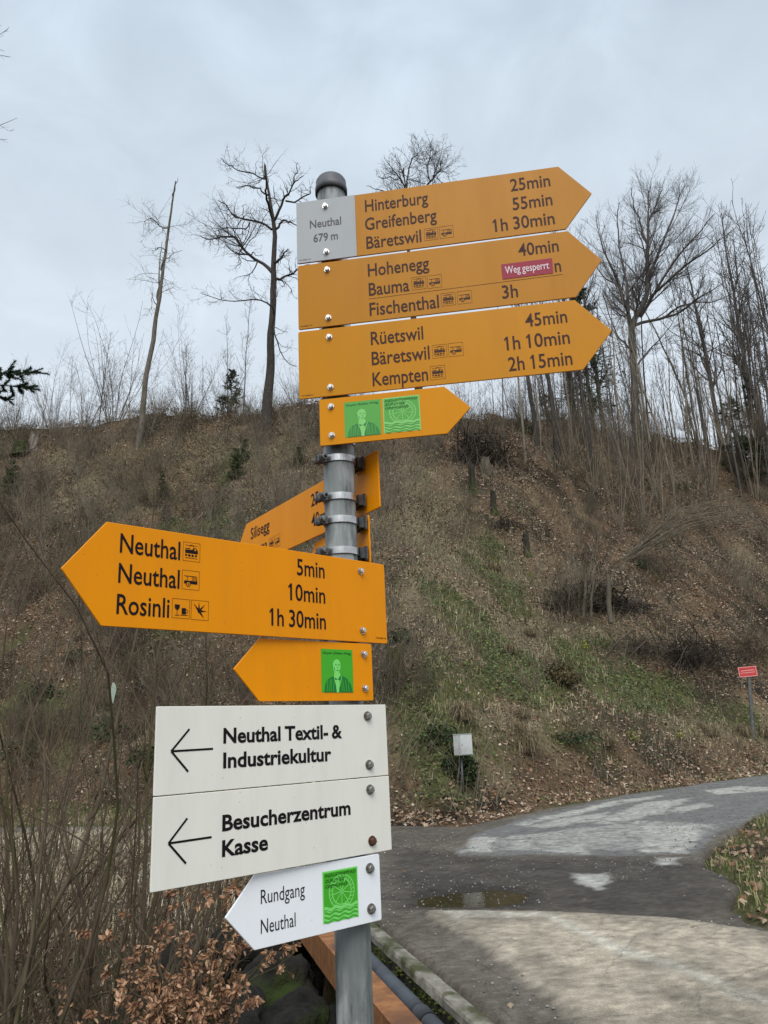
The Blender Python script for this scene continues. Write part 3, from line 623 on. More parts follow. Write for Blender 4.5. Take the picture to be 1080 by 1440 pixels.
tcn = t.nodes.new('ShaderNodeTexCoord'); n = t.nodes.new('ShaderNodeTexNoise'); n.inputs['Scale'].default_value = 90; n.inputs['Detail'].default_value = 5; n.inputs['Roughness'].default_value = .8; t.links.new(tcn.outputs['Object'], n.inputs['Vector'])
r_ = t.nodes.new('ShaderNodeMapRange'); r_.inputs[1].default_value = .3; r_.inputs[2].default_value = .7; r_.inputs[3].default_value = .6; r_.inputs[4].default_value = 1.4; t.links.new(n.outputs[0], r_.inputs[0])
mm = t.nodes.new('ShaderNodeMixRGB'); mm.blend_type = 'MULTIPLY'; mm.inputs[0].default_value = 1; t.links.new(a.outputs['Color'], mm.inputs[1]); t.links.new(r_.outputs[0], mm.inputs[2]); n9 = t.nodes.new('ShaderNodeTexNoise'); n9.inputs['Scale'].default_value = 11; n9.inputs['Detail'].default_value = 12; n9.inputs['Roughness'].default_value = .78; t.links.new(tcn.outputs['Object'], n9.inputs['Vector'])
r9 = t.nodes.new('ShaderNodeMapRange'); r9.inputs[1].default_value = .3; r9.inputs[2].default_value = .7; r9.inputs[3].default_value = .62; r9.inputs[4].default_value = 1.38; t.links.new(n9.outputs[0], r9.inputs[0])
m9 = t.nodes.new('ShaderNodeMixRGB'); m9.blend_type = 'MULTIPLY'; m9.inputs[0].default_value = 1; t.links.new(mm.outputs[0], m9.inputs[1]); t.links.new(r9.outputs[0], m9.inputs[2])
vo = t.nodes.new('ShaderNodeTexVoronoi'); vo.inputs['Scale'].default_value = 1.1; vo.feature = 'DISTANCE_TO_EDGE'
wn = t.nodes.new('ShaderNodeMixRGB'); wn.inputs[0].default_value = .12; t.links.new(tcn.outputs['Object'], wn.inputs[1]); t.links.new(n9.outputs[1], wn.inputs[2]); t.links.new(wn.outputs[0], vo.inputs['Vector'])
vr = t.nodes.new('ShaderNodeMapRange'); vr.inputs[1].default_value = .002; vr.inputs[2].default_value = .010; vr.inputs[3].default_value = .66; vr.inputs[4].default_value = 1; t.links.new(vo.outputs['Distance'], vr.inputs[0])
m8 = t.nodes.new('ShaderNodeMixRGB'); m8.blend_type = 'MULTIPLY'; m8.inputs[0].default_value = .8; t.links.new(m9.outputs[0], m8.inputs[1]); t.links.new(vr.outputs[0], m8.inputs[2]); t.links.new(m8.outputs[0], b.inputs['Base Color'])
bp = t.nodes.new('ShaderNodeBump'); bp.inputs['Strength'].default_value = .7; bp.inputs['Distance'].default_value = .012; t.links.new(n.outputs[0], bp.inputs['Height']); t.links.new(bp.outputs[0], b.inputs['Normal'])
rd = link('road', npmesh('road', RG[used], remap[Fr], CR.reshape(-1, 3)[used], True), ROADM); tag(rd, kind='structure')
# puddle: a small sheet of brown water lying in the dip
WATER = noisy('brown_puddle_water', (0.030, 0.022, 0.011), (0.050, 0.037, 0.018), 2.5, 0.10, 0, 4, .12, 14, spec=.45, bdist=.01); WATER.node_tree.nodes['Principled BSDF'].inputs['IOR'].default_value = 1.33
pts = [gnd(*p) for p in [(578, 1264), (640, 1250), (700, 1246), (750, 1254), (742, 1272), (690, 1280), (620, 1281), (574, 1279)]]
pts = round_poly([tuple(p[:2]) for p in pts], [.08] * 8)
zz_ = -1.585 - .030
pu = link('puddle', npmesh('puddle', np.array([(x, y, zz_) for x, y in pts]), [np.array([list(range(len(pts)))])]), WATER); tag(pu, kind='structure')

# ------------------------------------------------------------------ parapet wall, pipe, rusty beam beside the road
WY0, WY1 = 3.2, 12.3
dW = np.array([-0.2838, 1.0]); dW /= np.linalg.norm(dW); nW = np.array([-dW[1], dW[0]])      # nW points to the gully (left)
def wpt(y, off, z): return np.array([wallx(y) + off * nW[0], y + off * nW[1], z])
def extr(name, prof, ys, m, parent, jit=0.0, seed=0, attr=None):
    """prof: (offset to the gully side, z) points closed; swept along the wall line"""
    V = []; K = len(prof); r2 = np.random.default_rng(seed)
    for y in ys:
        for o_, z_ in prof:
            j = jit * (vn(y * 3 + o_ * 9, z_ * 9, .5, 3, seed) - .5); V.append(wpt(y, o_ + j, z_ + j * .6))
    F = []
    for i in range(len(ys) - 1):
        for k in range(K): F.append((i * K + k, i * K + (k + 1) % K, (i + 1) * K + (k + 1) % K, (i + 1) * K + k))
    fs = [np.array(F), np.array([list(range(K))[::-1]]), np.array([list(range((len(ys) - 1) * K, len(ys) * K))])]
    return link(name, npmesh(name, np.array(V), fs), m, parent)
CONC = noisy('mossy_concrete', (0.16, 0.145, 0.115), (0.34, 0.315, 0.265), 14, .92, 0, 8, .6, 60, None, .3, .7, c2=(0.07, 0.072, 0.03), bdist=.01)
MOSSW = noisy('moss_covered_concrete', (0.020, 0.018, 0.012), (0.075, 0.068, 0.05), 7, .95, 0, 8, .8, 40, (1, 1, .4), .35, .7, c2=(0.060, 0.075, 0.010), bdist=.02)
wl = empty('parapet_wall', tuple(wpt(WY0, 0, -1.6))); tag(wl, 'low concrete parapet wall with a moss-covered side, along the left edge of the road', 'wall')
def rel(o, par):
    o.parent = par; o.matrix_parent_inverse = Matrix.Translation(-Vector(par.location)); return o
ys = np.arange(WY0, WY1, 0.06)
nt_ = 9; prof = [(0.0, -1.62)] + [(0.17 * k / nt_, -1.515 - (0.004 if k in (0, nt_) else 0)) for k in range(nt_ + 1)] + [(0.175, -1.60), (0.175, -1.66)]
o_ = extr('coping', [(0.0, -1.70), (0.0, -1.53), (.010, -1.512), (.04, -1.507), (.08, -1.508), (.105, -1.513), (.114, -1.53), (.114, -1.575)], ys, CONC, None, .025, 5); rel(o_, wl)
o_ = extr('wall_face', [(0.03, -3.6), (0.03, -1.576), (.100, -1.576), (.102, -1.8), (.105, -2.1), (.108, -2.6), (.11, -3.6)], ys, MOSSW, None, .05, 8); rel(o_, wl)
# moss cushions on the wall face
mv = []; mf = []; rr = np.random.default_rng(4)
def blobs(centers, radii, seg=6, flat=(1, 1, .6), seed=1):
    r3 = np.random.default_rng(seed); bm = bmesh.new(); bmesh.ops.create_icosphere(bm, subdivisions=2, radius=1); bv = np.array([v.co[:] for v in bm.verts]); bf = np.array([[v.index for v in f.verts] for f in bm.faces]); bm.free()
    V = []; F = []
    for i, (c, r) in enumerate(zip(centers, radii)):
        n_ = 1 + .5 * (r3.random(len(bv)) - .5); V.append(bv * n_[:, None] * r * np.array(flat) + c); F.append(bf + i * len(bv))
    return np.concatenate(V), np.concatenate(F)
MOSS = noisy('green_moss', (0.030, 0.036, 0.006), (0.10, 0.115, 0.018), 60, .95, 0, 5, .8, 120, bdist=.01)
cs = [wpt(y, .103 + rr.random() * .008, -1.57 - abs(rr.normal()) * .07) for y in rr.uniform(3.6, 12, 420)]
V, F = blobs(cs, rr.uniform(.006, .018, 420), seed=2); o_ = link('moss', npmesh('moss', V, F, smooth=True), MOSS); rel(o_, wl); o_['kind'] = 'stuff'
# pipe
PIPEM = noisy('blue_grey_pipe', (0.060, 0.070, 0.085), (0.105, 0.118, 0.135), 5, .55, 0, 7, .1, 30, (1, 1, 1), .3, .7, c2=(0.05, 0.055, 0.06), spec=.35)
pp = empty('pipe', tuple(wpt(WY0, .30, -1.92))); tag(pp, 'blue-grey plastic pipe running along the gully side of the parapet wall', 'pipe')
def tubealong(y0, y1, off, z, r, seg=28, n=20):
    V = []; F = []
    for i, y in enumerate(np.linspace(y0, y1, n)):
        c = wpt(y, off, z)
        for k in range(seg):
            a = 2 * math.pi * k / seg; V.append(c + np.array([nW[0] * math.cos(a), nW[1] * math.cos(a), math.sin(a)]) * r)
    for i in range(n - 1):
        for k in range(seg): F.append((i * seg + k, i * seg + (k + 1) % seg, (i + 1) * seg + (k + 1) % seg, (i + 1) * seg + k))
    return np.array(V), [np.array(F), np.array([list(range(seg))]), np.array([list(range((n - 1) * seg, n * seg))[::-1]])]
PO, PZ, PR = .205, -1.648, .060
yy = 3.0
while yy < 12:
    V, F = tubealong(yy, yy + 2.4, PO, PZ, PR); o_ = link('pipe_section', npmesh('pipe_section', V, F, smooth=True), PIPEM); rel(o_, pp)
    V, F = tubealong(yy + 2.34, yy + 2.5, PO, PZ, PR * 1.09, n=3); o_ = link('pipe_sleeve', npmesh('pipe_sleeve', V, F, smooth=True), PIPEM); rel(o_, pp); yy += 2.44
# rusty steel beam
RUST = noisy('rust_brown_beam', (0.20, 0.080, 0.032), (0.44, 0.205, 0.085), 9, .78, 0, 10, .5, 60, (1, 1, 1), .28, .72, c2=(0.16, 0.075, 0.04), spec=.3)
bo = empty('steel_beam', tuple(wpt(WY0, .45, -2.0))); tag(bo, 'rust-brown beam running beside the pipe below the signpost', 'beam')
BO, BZ = .284, -1.60
o_ = extr('beam_body', [(BO, BZ), (BO, BZ - .235), (BO + .17, BZ - .235), (BO + .17, BZ)], np.linspace(3.0, 11.5, 12), RUST, None, 0); rel(o_, bo)
#@@VEG
# ------------------------------------------------------------------ vegetation tools
def tubes(P, Rr, k=3):
    """P (M,N,3) polylines, Rr (M,N) radii -> verts, quads (tapered k-sided tubes)"""
    M_, N_, _ = P.shape
    T = np.empty_like(P); T[:, 1:-1] = P[:, 2:] - P[:, :-2]; T[:, 0] = P[:, 1] - P[:, 0]; T[:, -1] = P[:, -1] - P[:, -2]
    T /= np.linalg.norm(T, axis=2, keepdims=True) + 1e-9
    ref = np.where(np.abs(T[:, :1, 2:3]) > .9, np.array([1., 0, 0]), np.array([0, 0, 1.]))
    A = np.cross(T, ref); A /= np.linalg.norm(A, axis=2, keepdims=True) + 1e-9; B = np.cross(T, A)
    th = np.arange(k) * 2 * np.pi / k
    V = P[:, :, None] + Rr[:, :, None, None] * (A[:, :, None] * np.cos(th)[None, None, :, None] + B[:, :, None] * np.sin(th)[None, None, :, None])
    base = (np.arange(M_) * N_ * k)[:, None, None] + (np.arange(N_ - 1) * k)[None, :, None] + np.arange(k)[None, None, :]
    nxt = (np.arange(M_) * N_ * k)[:, None, None] + (np.arange(N_ - 1) * k)[None, :, None] + ((np.arange(k) + 1) % k)[None, None, :]
    F = np.stack([base, nxt, nxt + k, base + k], -1).reshape(-1, 4)
    return V.reshape(-1, 3), F
class MB:
    def __init__(s): s.V = []; s.F = []; s.C = []; s.n = 0
    def add(s, V, F, c=None):
        s.V.append(V); s.F.append(F + s.n); s.n += len(V)
        if c is not None: s.C.append(np.broadcast_to(c, (len(V), 3)) if np.ndim(c) == 1 else c)
        return s
    def tube(s, P, Rr, k=3): return s.add(*tubes(P, Rr, k))
    def mesh(s, name, smooth=False):
        quads = [f for f in s.F if f.shape[1] == 4]; tri = [f for f in s.F if f.shape[1] == 3]; FF = []
        if quads: FF.append(np.concatenate(quads))
        if tri: FF.append(np.concatenate(tri))
        return npmesh(name, np.concatenate(s.V), FF, np.concatenate(s.C) if s.C else None, smooth)
def resample(pts, n, r0, r1, wob=0.0, g=None):
    pts = np.asarray(pts, float); d = np.concatenate([[0], np.cumsum(np.linalg.norm(np.diff(pts, axis=0), axis=1))]); t = np.linspace(0, d[-1], n)
    P = np.stack([np.interp(t, d, pts[:, i]) for i in range(3)], -1)
    if wob and g is not None:
        w = np.cumsum(g.normal(size=(n, 3)), 0) * wob; w -= np.linspace(0, 1, n)[:, None] * w[-1]; P = P + w
    return P, np.linspace(r0, r1, n)
def grow(P, Rr, n, g, t=(.2, 1), ang=(30, 70), ln=(.3, .6), N_=6, gn=.18, upb=.1, rr=.55, tip=.25, rmin=.002, by_len=True, lenabs=None, taperlen=.6):
    """n children spread over the parent polylines"""
    M_, K, _ = P.shape; L = np.linalg.norm(np.diff(P, axis=1), axis=2).sum(1)
    pi = g.choice(M_, n, p=L / L.sum()) if by_len else np.tile(np.arange(M_), -(-n // M_))[:n]
    tt = g.uniform(t[0], t[1], n); x = tt * (K - 1); i0 = np.minimum(x.astype(int), K - 2); f = x - i0
    p = P[pi, i0] * (1 - f)[:, None] + P[pi, i0 + 1] * f[:, None]; T = P[pi, i0 + 1] - P[pi, i0]; T /= np.linalg.norm(T, axis=1, keepdims=True) + 1e-9
    r = (Rr[pi, i0] * (1 - f) + Rr[pi, i0 + 1] * f) * rr; r = np.maximum(r, rmin)
    q = g.normal(size=(n, 3)); q -= (q * T).sum(1, keepdims=True) * T; q /= np.linalg.norm(q, axis=1, keepdims=True) + 1e-9
    a = np.radians(g.uniform(ang[0], ang[1], n))[:, None]; D = T * np.cos(a) + q * np.sin(a)
    le = (L[pi] if lenabs is None else lenabs) * g.uniform(ln[0], ln[1], n) * (1 - taperlen * tt)
    out = [p]; st = (le / (N_ - 1))[:, None]
    for k in range(N_ - 1):
        D = D + g.normal(size=(n, 3)) * gn + np.array([0, 0, upb]); D /= np.linalg.norm(D, axis=1, keepdims=True); out.append(out[-1] + D * st)
    C = np.stack(out, 1); RR = r[:, None] * np.linspace(1, tip, N_)[None]
    return C, np.maximum(RR, rmin * .6)
def bark(name, c0, c1, sc=14, c2=None): return noisy(name, c0, c1, sc, .92, 0, 7, .5, 40, (1, 1, .25), .3, .7, c2=c2, bdist=.015, spec=.2)
BK_OAK = bark('dark_oak_bark', (.030, .025, .023), (.080, .068, .060)); BK_DEAD = bark('dead_tree_bark', (.085, .072, .06), (.20, .175, .145), c2=(.10, .095, .055)); BK_PALE = bark('pale_bark', (.13, .115, .09), (.26, .235, .19), c2=(.12, .12, .06))
BK_TWIG = bark('grey_brown_twig_bark', (.062, .050, .037), (.155, .127, .096), 6); BK_STEM = bark('brown_stem_bark', (.060, .045, .032), (.150, .115, .080), 9, c2=(.085, .078, .035))
BK_BACK = bark('grey_tree_bark', (.060, .052, .046), (.125, .110, .10), 6); BK_LIT = bark('light_brushwood_bark', (.12, .098, .072), (.26, .22, .165), 5)
VC = colmat('leaf_colours', .75, spec=.3); VCG = colmat('grass_colours', .85, spec=.15)
ZD = np.array([0, 0, -1.0])

def put(mb_or_me, name, m, parent=None, loc=None, smooth=False):
    me = mb_or_me.mesh(name, smooth) if isinstance(mb_or_me, MB) else mb_or_me
    o = link(name, me, m, parent); 
    if loc is not None: o.location = loc
    return o
def thing_tree(name, label, cat, base, group=None):
    e_ = empty(name, tuple(base)); tag(e_, label, cat, group); return e_
def pxpath(pts, Y, dy=None):
    return np.array([at(a, b, Y + (0 if dy is None else dy[i])) for i, (a, b) in enumerate(pts)])
def limbs_to_tree(name, label, trunk_px, trunk_r, limbs_px, Y, m, g, levels, k0=10, group=None, cat='tree', sink=.6):
    """trunk and main limbs follow the photograph; depth is given to the limbs at random; twigs are grown"""
    scale = Y / (FPX * 0.97)
    b = pxpath(trunk_px, Y); b[0] = np.array([b[0][0], b[0][1], min(b[0][2], float(H(b[0][0], b[0][1]))) - sink])
    root = thing_tree(name, label, cat, b[0] + ZD * 0)
    n = 26; P, Rr = resample(b, n, 1, 1, .03, g); tt = np.linspace(0, 1, n); Rr = np.interp(tt, np.linspace(0, 1, len(trunk_r)), trunk_r) * scale * .5
    Rr[0] *= 1.5; Rr[1] *= 1.15
    P = P - np.array(root.location)
    mb = MB(); V, F = tubes(P[None], Rr[None], 14)
    dr = (1 + .16 * (vn(V[:, 0] * 3 + V[:, 2], V[:, 2] * 1.2 + V[:, 1] * 3, 1, 3, 5) - .5)); cc = np.repeat(P, 14, 0); V = cc + (V - cc) * dr[:, None]
    mb.add(V, F); put(mb, 'trunk', m, root, smooth=True)
    LP = []; LR = []
    for lp, r0, r1 in limbs_px:
        nn = len(lp); dd = np.concatenate([[0], np.cumsum(g.normal(0, 1, nn - 1) * 0.028 * Y * .6 + g.choice([-1, 1]) * .012 * Y)])
        q = pxpath(lp, Y, dd); q, rq = resample(q, 14, r0 * scale * .5, r1 * scale * .5, .045 * Y / 45, g); LP.append(q - np.array(root.location)); LR.append(rq)
    LP = np.array(LP); LR = np.array(LR)
    cr = MB(); cr.tube(LP, LR, 6)
    P_, R_ = LP, LR
    allp = [(LP, LR)]
    for i, kw in enumerate(levels):
        src = (P_, R_)
        if kw.pop('trunk', False):
            s_ = np.stack([resample(P[n // 3:], 14, 1, 1)[0]]); sr = np.linspace(Rr[n // 3], Rr[-1], 14)[None]; src = (np.concatenate([P_, s_]), np.concatenate([R_, sr])) if P_.shape[1] == 14 else src
        P_, R_ = grow(*src, g=g, **kw); cr.tube(P_, R_, 4 if i == 0 else 3)
    put(cr, 'crown', m, root); return root

# ------------------------------------------------------------------ the trees one can tell apart on the ridge
g = np.random.default_rng(11)
h_ = hit(375, 602); YO = max(h_[1], 40)
limbs_to_tree('oak_tree', 'large dark bare tree with gnarled bent limbs on the ridge, left of the signpost top', [(373, 603), (377, 560), (382, 500), (386, 440), (387, 385), (388, 330), (384, 300), (378, 265), (373, 232)], [19, 14.5, 12.5, 10.5, 9.5, 8, 6.5, 4.5, 2.5], [
    ([(384, 384), (369, 371), (351, 360), (340, 347), (331, 333), (318, 333), (307, 336), (289, 338), (282, 332)], 6, 1.2),
    ([(385, 318), (380, 300), (375, 269), (373, 247), (372, 229)], 5, 1.2), ([(386, 310), (400, 282), (407, 273), (413, 255), (427, 247)], 5, 1),
    ([(383, 322), (376, 316), (351, 313), (331, 307), (318, 291), (307, 282)], 4, 1), ([(374, 252), (371, 251), (355, 242), (338, 238), (320, 231), (311, 222)], 3.5, .9),
    ([(387, 395), (402, 387), (418, 382), (435, 372)], 4.5, 1.5), ([(385, 440), (382, 433), (369, 422), (351, 422), (329, 424), (307, 422), (284, 413)], 3, .8),
    ([(385, 450), (387, 470), (391, 491), (404, 509), (418, 516)], 3, .8), ([(388, 325), (398, 312), (409, 313), (427, 318)], 4, 1), ([(387, 370), (396, 362), (405, 350)], 5, 1.4),
    ([(340, 347), (336, 355), (338, 368), (330, 378)], 2.2, .7), ([(413, 255), (411, 240), (418, 228)], 2, .6), ([(377, 275), (366, 262), (345, 258), (332, 262)], 3, .8), ([(400, 282), (414, 284), (430, 272), (437, 262)], 3, .7), ([(351, 313), (342, 322), (322, 322), (300, 326)], 2.4, .7)],
    YO, BK_OAK, g, [dict(n=210, t=(.15, 1), ang=(30, 80), ln=(.22, .5), N_=7, gn=.30, upb=.06, rr=.45, rmin=.010, trunk=False), dict(n=1000, t=(.15, 1), ang=(25, 70), ln=(.35, .75), N_=5, gn=.28, upb=.04, rr=.45, rmin=.006), dict(n=1800, t=(.2, 1), ang=(25, 65), ln=(.4, .8), N_=4, gn=.25, upb=.03, rr=.6, rmin=.005)])
h_ = hit(195, 626); YT = h_[1]
limbs_to_tree('dead_tree', 'thin leaning pale tree with a broken bare top, alone on the left of the ridge', [(194, 628), (200, 585), (207, 530), (215, 475), (221, 430), (228, 380), (236, 320), (243, 272), (247, 255)], [10, 8.5, 7.5, 7, 6, 5, 4.2, 3.2, 2], [
    ([(236, 322), (228, 322), (222, 316), (216, 308), (207, 307), (203, 312)], 2.4, .9), ([(222, 425), (226, 400), (226, 370), (228, 340)], 3, .8), ([(243, 275), (246, 262), (250, 250)], 2, .6), ([(228, 380), (238, 366), (246, 356), (256, 352)], 1.8, .6), ([(232, 352), (222, 348), (214, 352)], 1.6, .5), ([(221, 430), (214, 418), (212, 440)], 1.2, .5)],
    YT, BK_DEAD, g, [dict(n=60, t=(.1, 1), ang=(40, 100), ln=(.22, .6), N_=6, gn=.25, upb=-.06, rr=.4, rmin=.010), dict(n=330, t=(.1, 1), ang=(25, 80), ln=(.3, .8), N_=5, gn=.25, upb=-.02, rr=.5, rmin=.007)])
limbs_to_tree('tree', 'bare tree whose crown shows just above the topmost yellow sign', [(592, 600), (588, 500), (580, 400), (573, 320), (571, 268), (568, 250), (567, 236)], [15, 12, 10, 8, 5, 3, 2], [
    ([(573, 320), (566, 263), (559, 253), (552, 238), (545, 228)], 4, 1), ([(575, 330), (590, 285), (602, 258), (610, 252), (615, 242), (621, 239), (632, 245)], 5, 1), ([(573, 300), (555, 272), (540, 268), (520, 262)], 3, .8), ([(571, 262), (575, 245), (580, 222), (590, 214)], 3, .8), ([(605, 256), (602, 238), (606, 222), (615, 212)], 2.4, .7), ([(559, 253), (548, 250), (532, 248)], 2, .6), ([(568, 250), (562, 230), (556, 215)], 2, .6), ([(576, 340), (600, 310), (625, 290), (635, 270)], 3, .8)],
    44, BK_OAK, g, [dict(n=170, t=(.2, 1), ang=(30, 75), ln=(.25, .5), N_=6, gn=.28, upb=.08, rr=.45, rmin=.011), dict(n=1100, t=(.2, 1), ang=(25, 65), ln=(.35, .7), N_=5, gn=.25, upb=.05, rr=.55, rmin=.0075), dict(n=1500, t=(.2, 1), ang=(25, 60), ln=(.4, .8), N_=4, gn=.2, upb=.04, rr=.6, rmin=.006)])
u_ = at(892, 606, 1.0)[0]; yb_ = 56.0
for _ in range(20): yb_ = float(Yc(u_ * yb_)) - 1.5
h_ = np.array([0, yb_, 0])
limbs_to_tree('beech_tree', 'tall bare tree with a forked trunk and wide fan-shaped crown, right of the arrow tips', [(893, 606), (893, 587), (892, 526), (889, 468), (892, 452), (900, 440), (912, 418), (911, 384), (909, 343), (911, 300), (912, 268)], [12.5, 12, 10.5, 10, 9.5, 8, 7, 5.5, 4.2, 2.8, 1.5], [
    ([(889, 466), (884, 441), (874, 408), (862, 384), (848, 350), (840, 320), (838, 302)], 6.5, 1), ([(884, 441), (880, 400), (872, 350), (868, 305), (871, 285)], 5, 1), ([(900, 445), (925, 405), (955, 360), (985, 325), (1005, 300)], 5, 1),
    ([(911, 390), (928, 350), (945, 305), (956, 278), (962, 262)], 5, 1), ([(909, 343), (900, 310), (892, 285), (888, 265)], 4, .9), ([(892, 458), (930, 447), (952, 441), (982, 418), (1018, 398)], 5, 1), ([(913, 420), (950, 385), (1000, 350), (1035, 320)], 4.5, 1), ([(911, 320), (922, 290), (930, 268), (935, 252)], 3, .8),
    ([(874, 408), (850, 392), (835, 372), (826, 350)], 3, .8), ([(892, 522), (915, 490), (935, 468), (955, 440)], 3.5, .8), ([(892, 500), (870, 470), (856, 440), (848, 410)], 3, .8), ([(930, 447), (960, 430), (1000, 425), (1035, 410)], 3, .8)],
    h_[1], BK_BACK, g, [dict(n=210, t=(.12, 1), ang=(18, 50), ln=(.28, .50), N_=8, gn=.09, upb=.07, rr=.42, rmin=.011, trunk=True, taperlen=.62), dict(n=2200, t=(.1, 1), ang=(18, 48), ln=(.35, .7), N_=6, gn=.11, upb=.045, rr=.45, rmin=.0075), dict(n=8600, t=(.1, 1), ang=(15, 45), ln=(.4, .85), N_=4, gn=.12, upb=.05, rr=.6, rmin=.0055)])

# ------------------------------------------------------------------ generic bare tree / sapling / shrub prototypes (unit: metres, base at origin)
def tree_proto(h, r, g, nb=26, spread=.32, upb=.10, dens=1.0, m=BK_BACK, crown0=.3, lean=.05, nt=1):
    mbt = MB(); mbc = MB(); src = []
    for j in range(nt):
        lx, ly = g.normal(0, lean, 2) * h; jx, jy = g.normal(0, .05 * (nt > 1), 2) * h * .3
        pts = np.array([[jx, jy, -.4], [jx + lx * .15, jy + ly * .15, h * .3], [jx + lx * .5, jy + ly * .5, h * .65], [jx + lx, jy + ly, h]])
        P, Rr = resample(pts, 14, r, r * .12, .0028 * h, g); mbt.tube(P[None], Rr[None], 7); src.append((P, Rr))
    P = np.array([s[0] for s in src]); Rr = np.array([s[1] for s in src])
    a, ra = grow(P, Rr, int(nb * nt), g, t=(crown0, .98), ang=(25, 60), ln=(spread * .6, spread), N_=7, gn=.12, upb=upb, rr=.5, rmin=.007 + .001 * h * .4); mbc.tube(a, ra, 3)
    b_, rb = grow(a, ra, int(nb * nt * 5 * dens), g, t=(.1, 1), ang=(20, 60), ln=(.3, .7), N_=5, gn=.15, upb=upb * .7, rr=.55, rmin=.006); mbc.tube(b_, rb, 3)
    c_, rc = grow(b_, rb, int(nb * nt * 9 * dens), g, t=(.1, 1), ang=(20, 55), ln=(.4, .8), N_=3, gn=.15, upb=.05, rr=.6, rmin=.005); mbc.tube(c_, rc, 3)
    return (mbt.mesh('trunk', True), mbc.mesh('crown'), m)
def shrub_proto(h, w, n, g, r=.012, arch=0.0, br=5, m=BK_TWIG, gn=.09, two=True):
    mb = MB(); a = g.uniform(0, 2 * np.pi, n); s = g.uniform(0, 1, n) ** .6
    D = np.stack([np.cos(a) * s * w / h, np.sin(a) * s * w / h, np.ones(n)], 1); D /= np.linalg.norm(D, axis=1, keepdims=True)
    p = np.stack([np.cos(a) * s * w * .10, np.sin(a) * s * w * .10, np.full(n, -.12)], 1); le = h * g.uniform(.5, 1.08, n) * (1 + .3 * s); out = [p]; K = 8
    for k in range(K - 1):
        D = D + g.normal(size=(n, 3)) * gn + np.array([0, 0, .05 - arch * k / K]); D /= np.linalg.norm(D, axis=1, keepdims=True); out.append(out[-1] + D * (le / (K - 1))[:, None])
    P = np.stack(out, 1); Rr = (r * g.uniform(.6, 1.3, n))[:, None] * np.linspace(1, .25, K)[None]; mb.tube(P, Rr, 4)
    q, rq = grow(P, Rr, n * br, g, t=(.15, 1), ang=(20, 60), ln=(.18, .42), N_=5, gn=.16, upb=.06, rr=.55, rmin=.0035); mb.tube(q, rq, 3)
    if two:
        q2, rq2 = grow(q, rq, n * br * 2, g, t=(.1, 1), ang=(20, 60), ln=(.3, .7), N_=3, gn=.15, upb=.03, rr=.6, rmin=.003); mb.tube(q2, rq2, 3)
    return mb.mesh('stems')
def place_tree(pr, name, label, cat, base, sc=1.0, rz=0.0, group=None, szz=None):
    e_ = empty(name, tuple(base), rz); e_.scale = (sc, sc, szz or sc); tag(e_, label, cat, group)
    for nm, me in (('trunk', pr[0]), ('crown', pr[1])): link(nm, me, pr[2], e_)
    return e_
def place_one(me, m, name, label, cat, base, sc=1.0, rz=0.0, group=None, tilt=0.0, sz=None):
    o = link(name, me, m); o.location = tuple(base); o.scale = (sc, sc, sz or sc); o.rotation_euler = (tilt, 0, rz); tag(o, label, cat, group); return o

g = np.random.default_rng(23)
SAP = [tree_proto(9, .038, g, 16, .20, .16, .55, BK_BACK, .35, .05) for _ in range(4)] + [tree_proto(11, .058, g, 24, .24, .14, .8, BK_BACK, .3, .04) for _ in range(3)]
SAPT = [tree_proto(9, .05, g, 12, .17, .2, .6, m_, .35, .09) for m_ in (BK_TWIG, BK_LIT, BK_LIT)]
BIG = [tree_proto(15, .17, g, 40, .32, .12, 1.0, BK_BACK, .25, .03) for _ in range(2)]
BSH = [shrub_proto(3.2, 1.5, 26, g, .010, 0, 9, BK_TWIG) for _ in range(3)]
def on(x, y, dz=0.0): return np.array([x, y, float(H(x, y)) + dz])
def scale_to(base, toppy, hproto):
    """scale so that the top reaches photograph row toppy"""
    d = ray(540, toppy); x_, y_ = topx(base); dd = ray(x_, toppy); ztop = dd[2] / dd[1] * base[1]; return max(.2, (ztop - base[2]) / hproto)
# left ridge: small trees and bushes against the sky
for px_, py_, top, pr, hp, lab, k in [
    (75, 592, 505, BSH[0], 3.2, 'bare multi-stemmed bush on the ridge at far left', 0), (160, 590, 452, BSH[1], 3.2, 'tall bare vase-shaped bush on the ridge, left of the leaning tree', 0),
    (268, 584, 470, BSH[2], 3.2, 'bare bush on the ridge between the leaning tree and the gnarled tree', 0), (20, 603, 520, BSH[2], 3.2, 'low bare bush at the left edge of the ridge', 0), (120, 592, 500, BSH[0], 3.2, 'thin bare bush beside the tall vase-shaped one', 0),
    (225, 588, 530, BSH[1], 3.2, 'small bare bush right beside the foot of the leaning tree', 0), (310, 582, 500, BSH[0], 3.2, 'dense dark bush at the left of the gnarled tree', 0), (420, 578, 500, BSH[2], 3.2, 'bare bush just right of the gnarled trunk', 0)]:
    B = at(px_, py_, 46); B[2] = float(H(B[0], B[1])); s_ = scale_to(B, top, hp * 1.15); place_one(pr, BK_TWIG, 'bare_bush', lab, 'bush', B, s_, g.uniform(0, 6), 'bushes on the ridge line')
B = at(342, 585, 45); B[2] = float(H(B[0], B[1])); place_tree(SAP[5], 'bare_tree', 'small slender bare tree just left of the gnarled tree', 'tree', B, scale_to(B, 412, 11), 1.0)
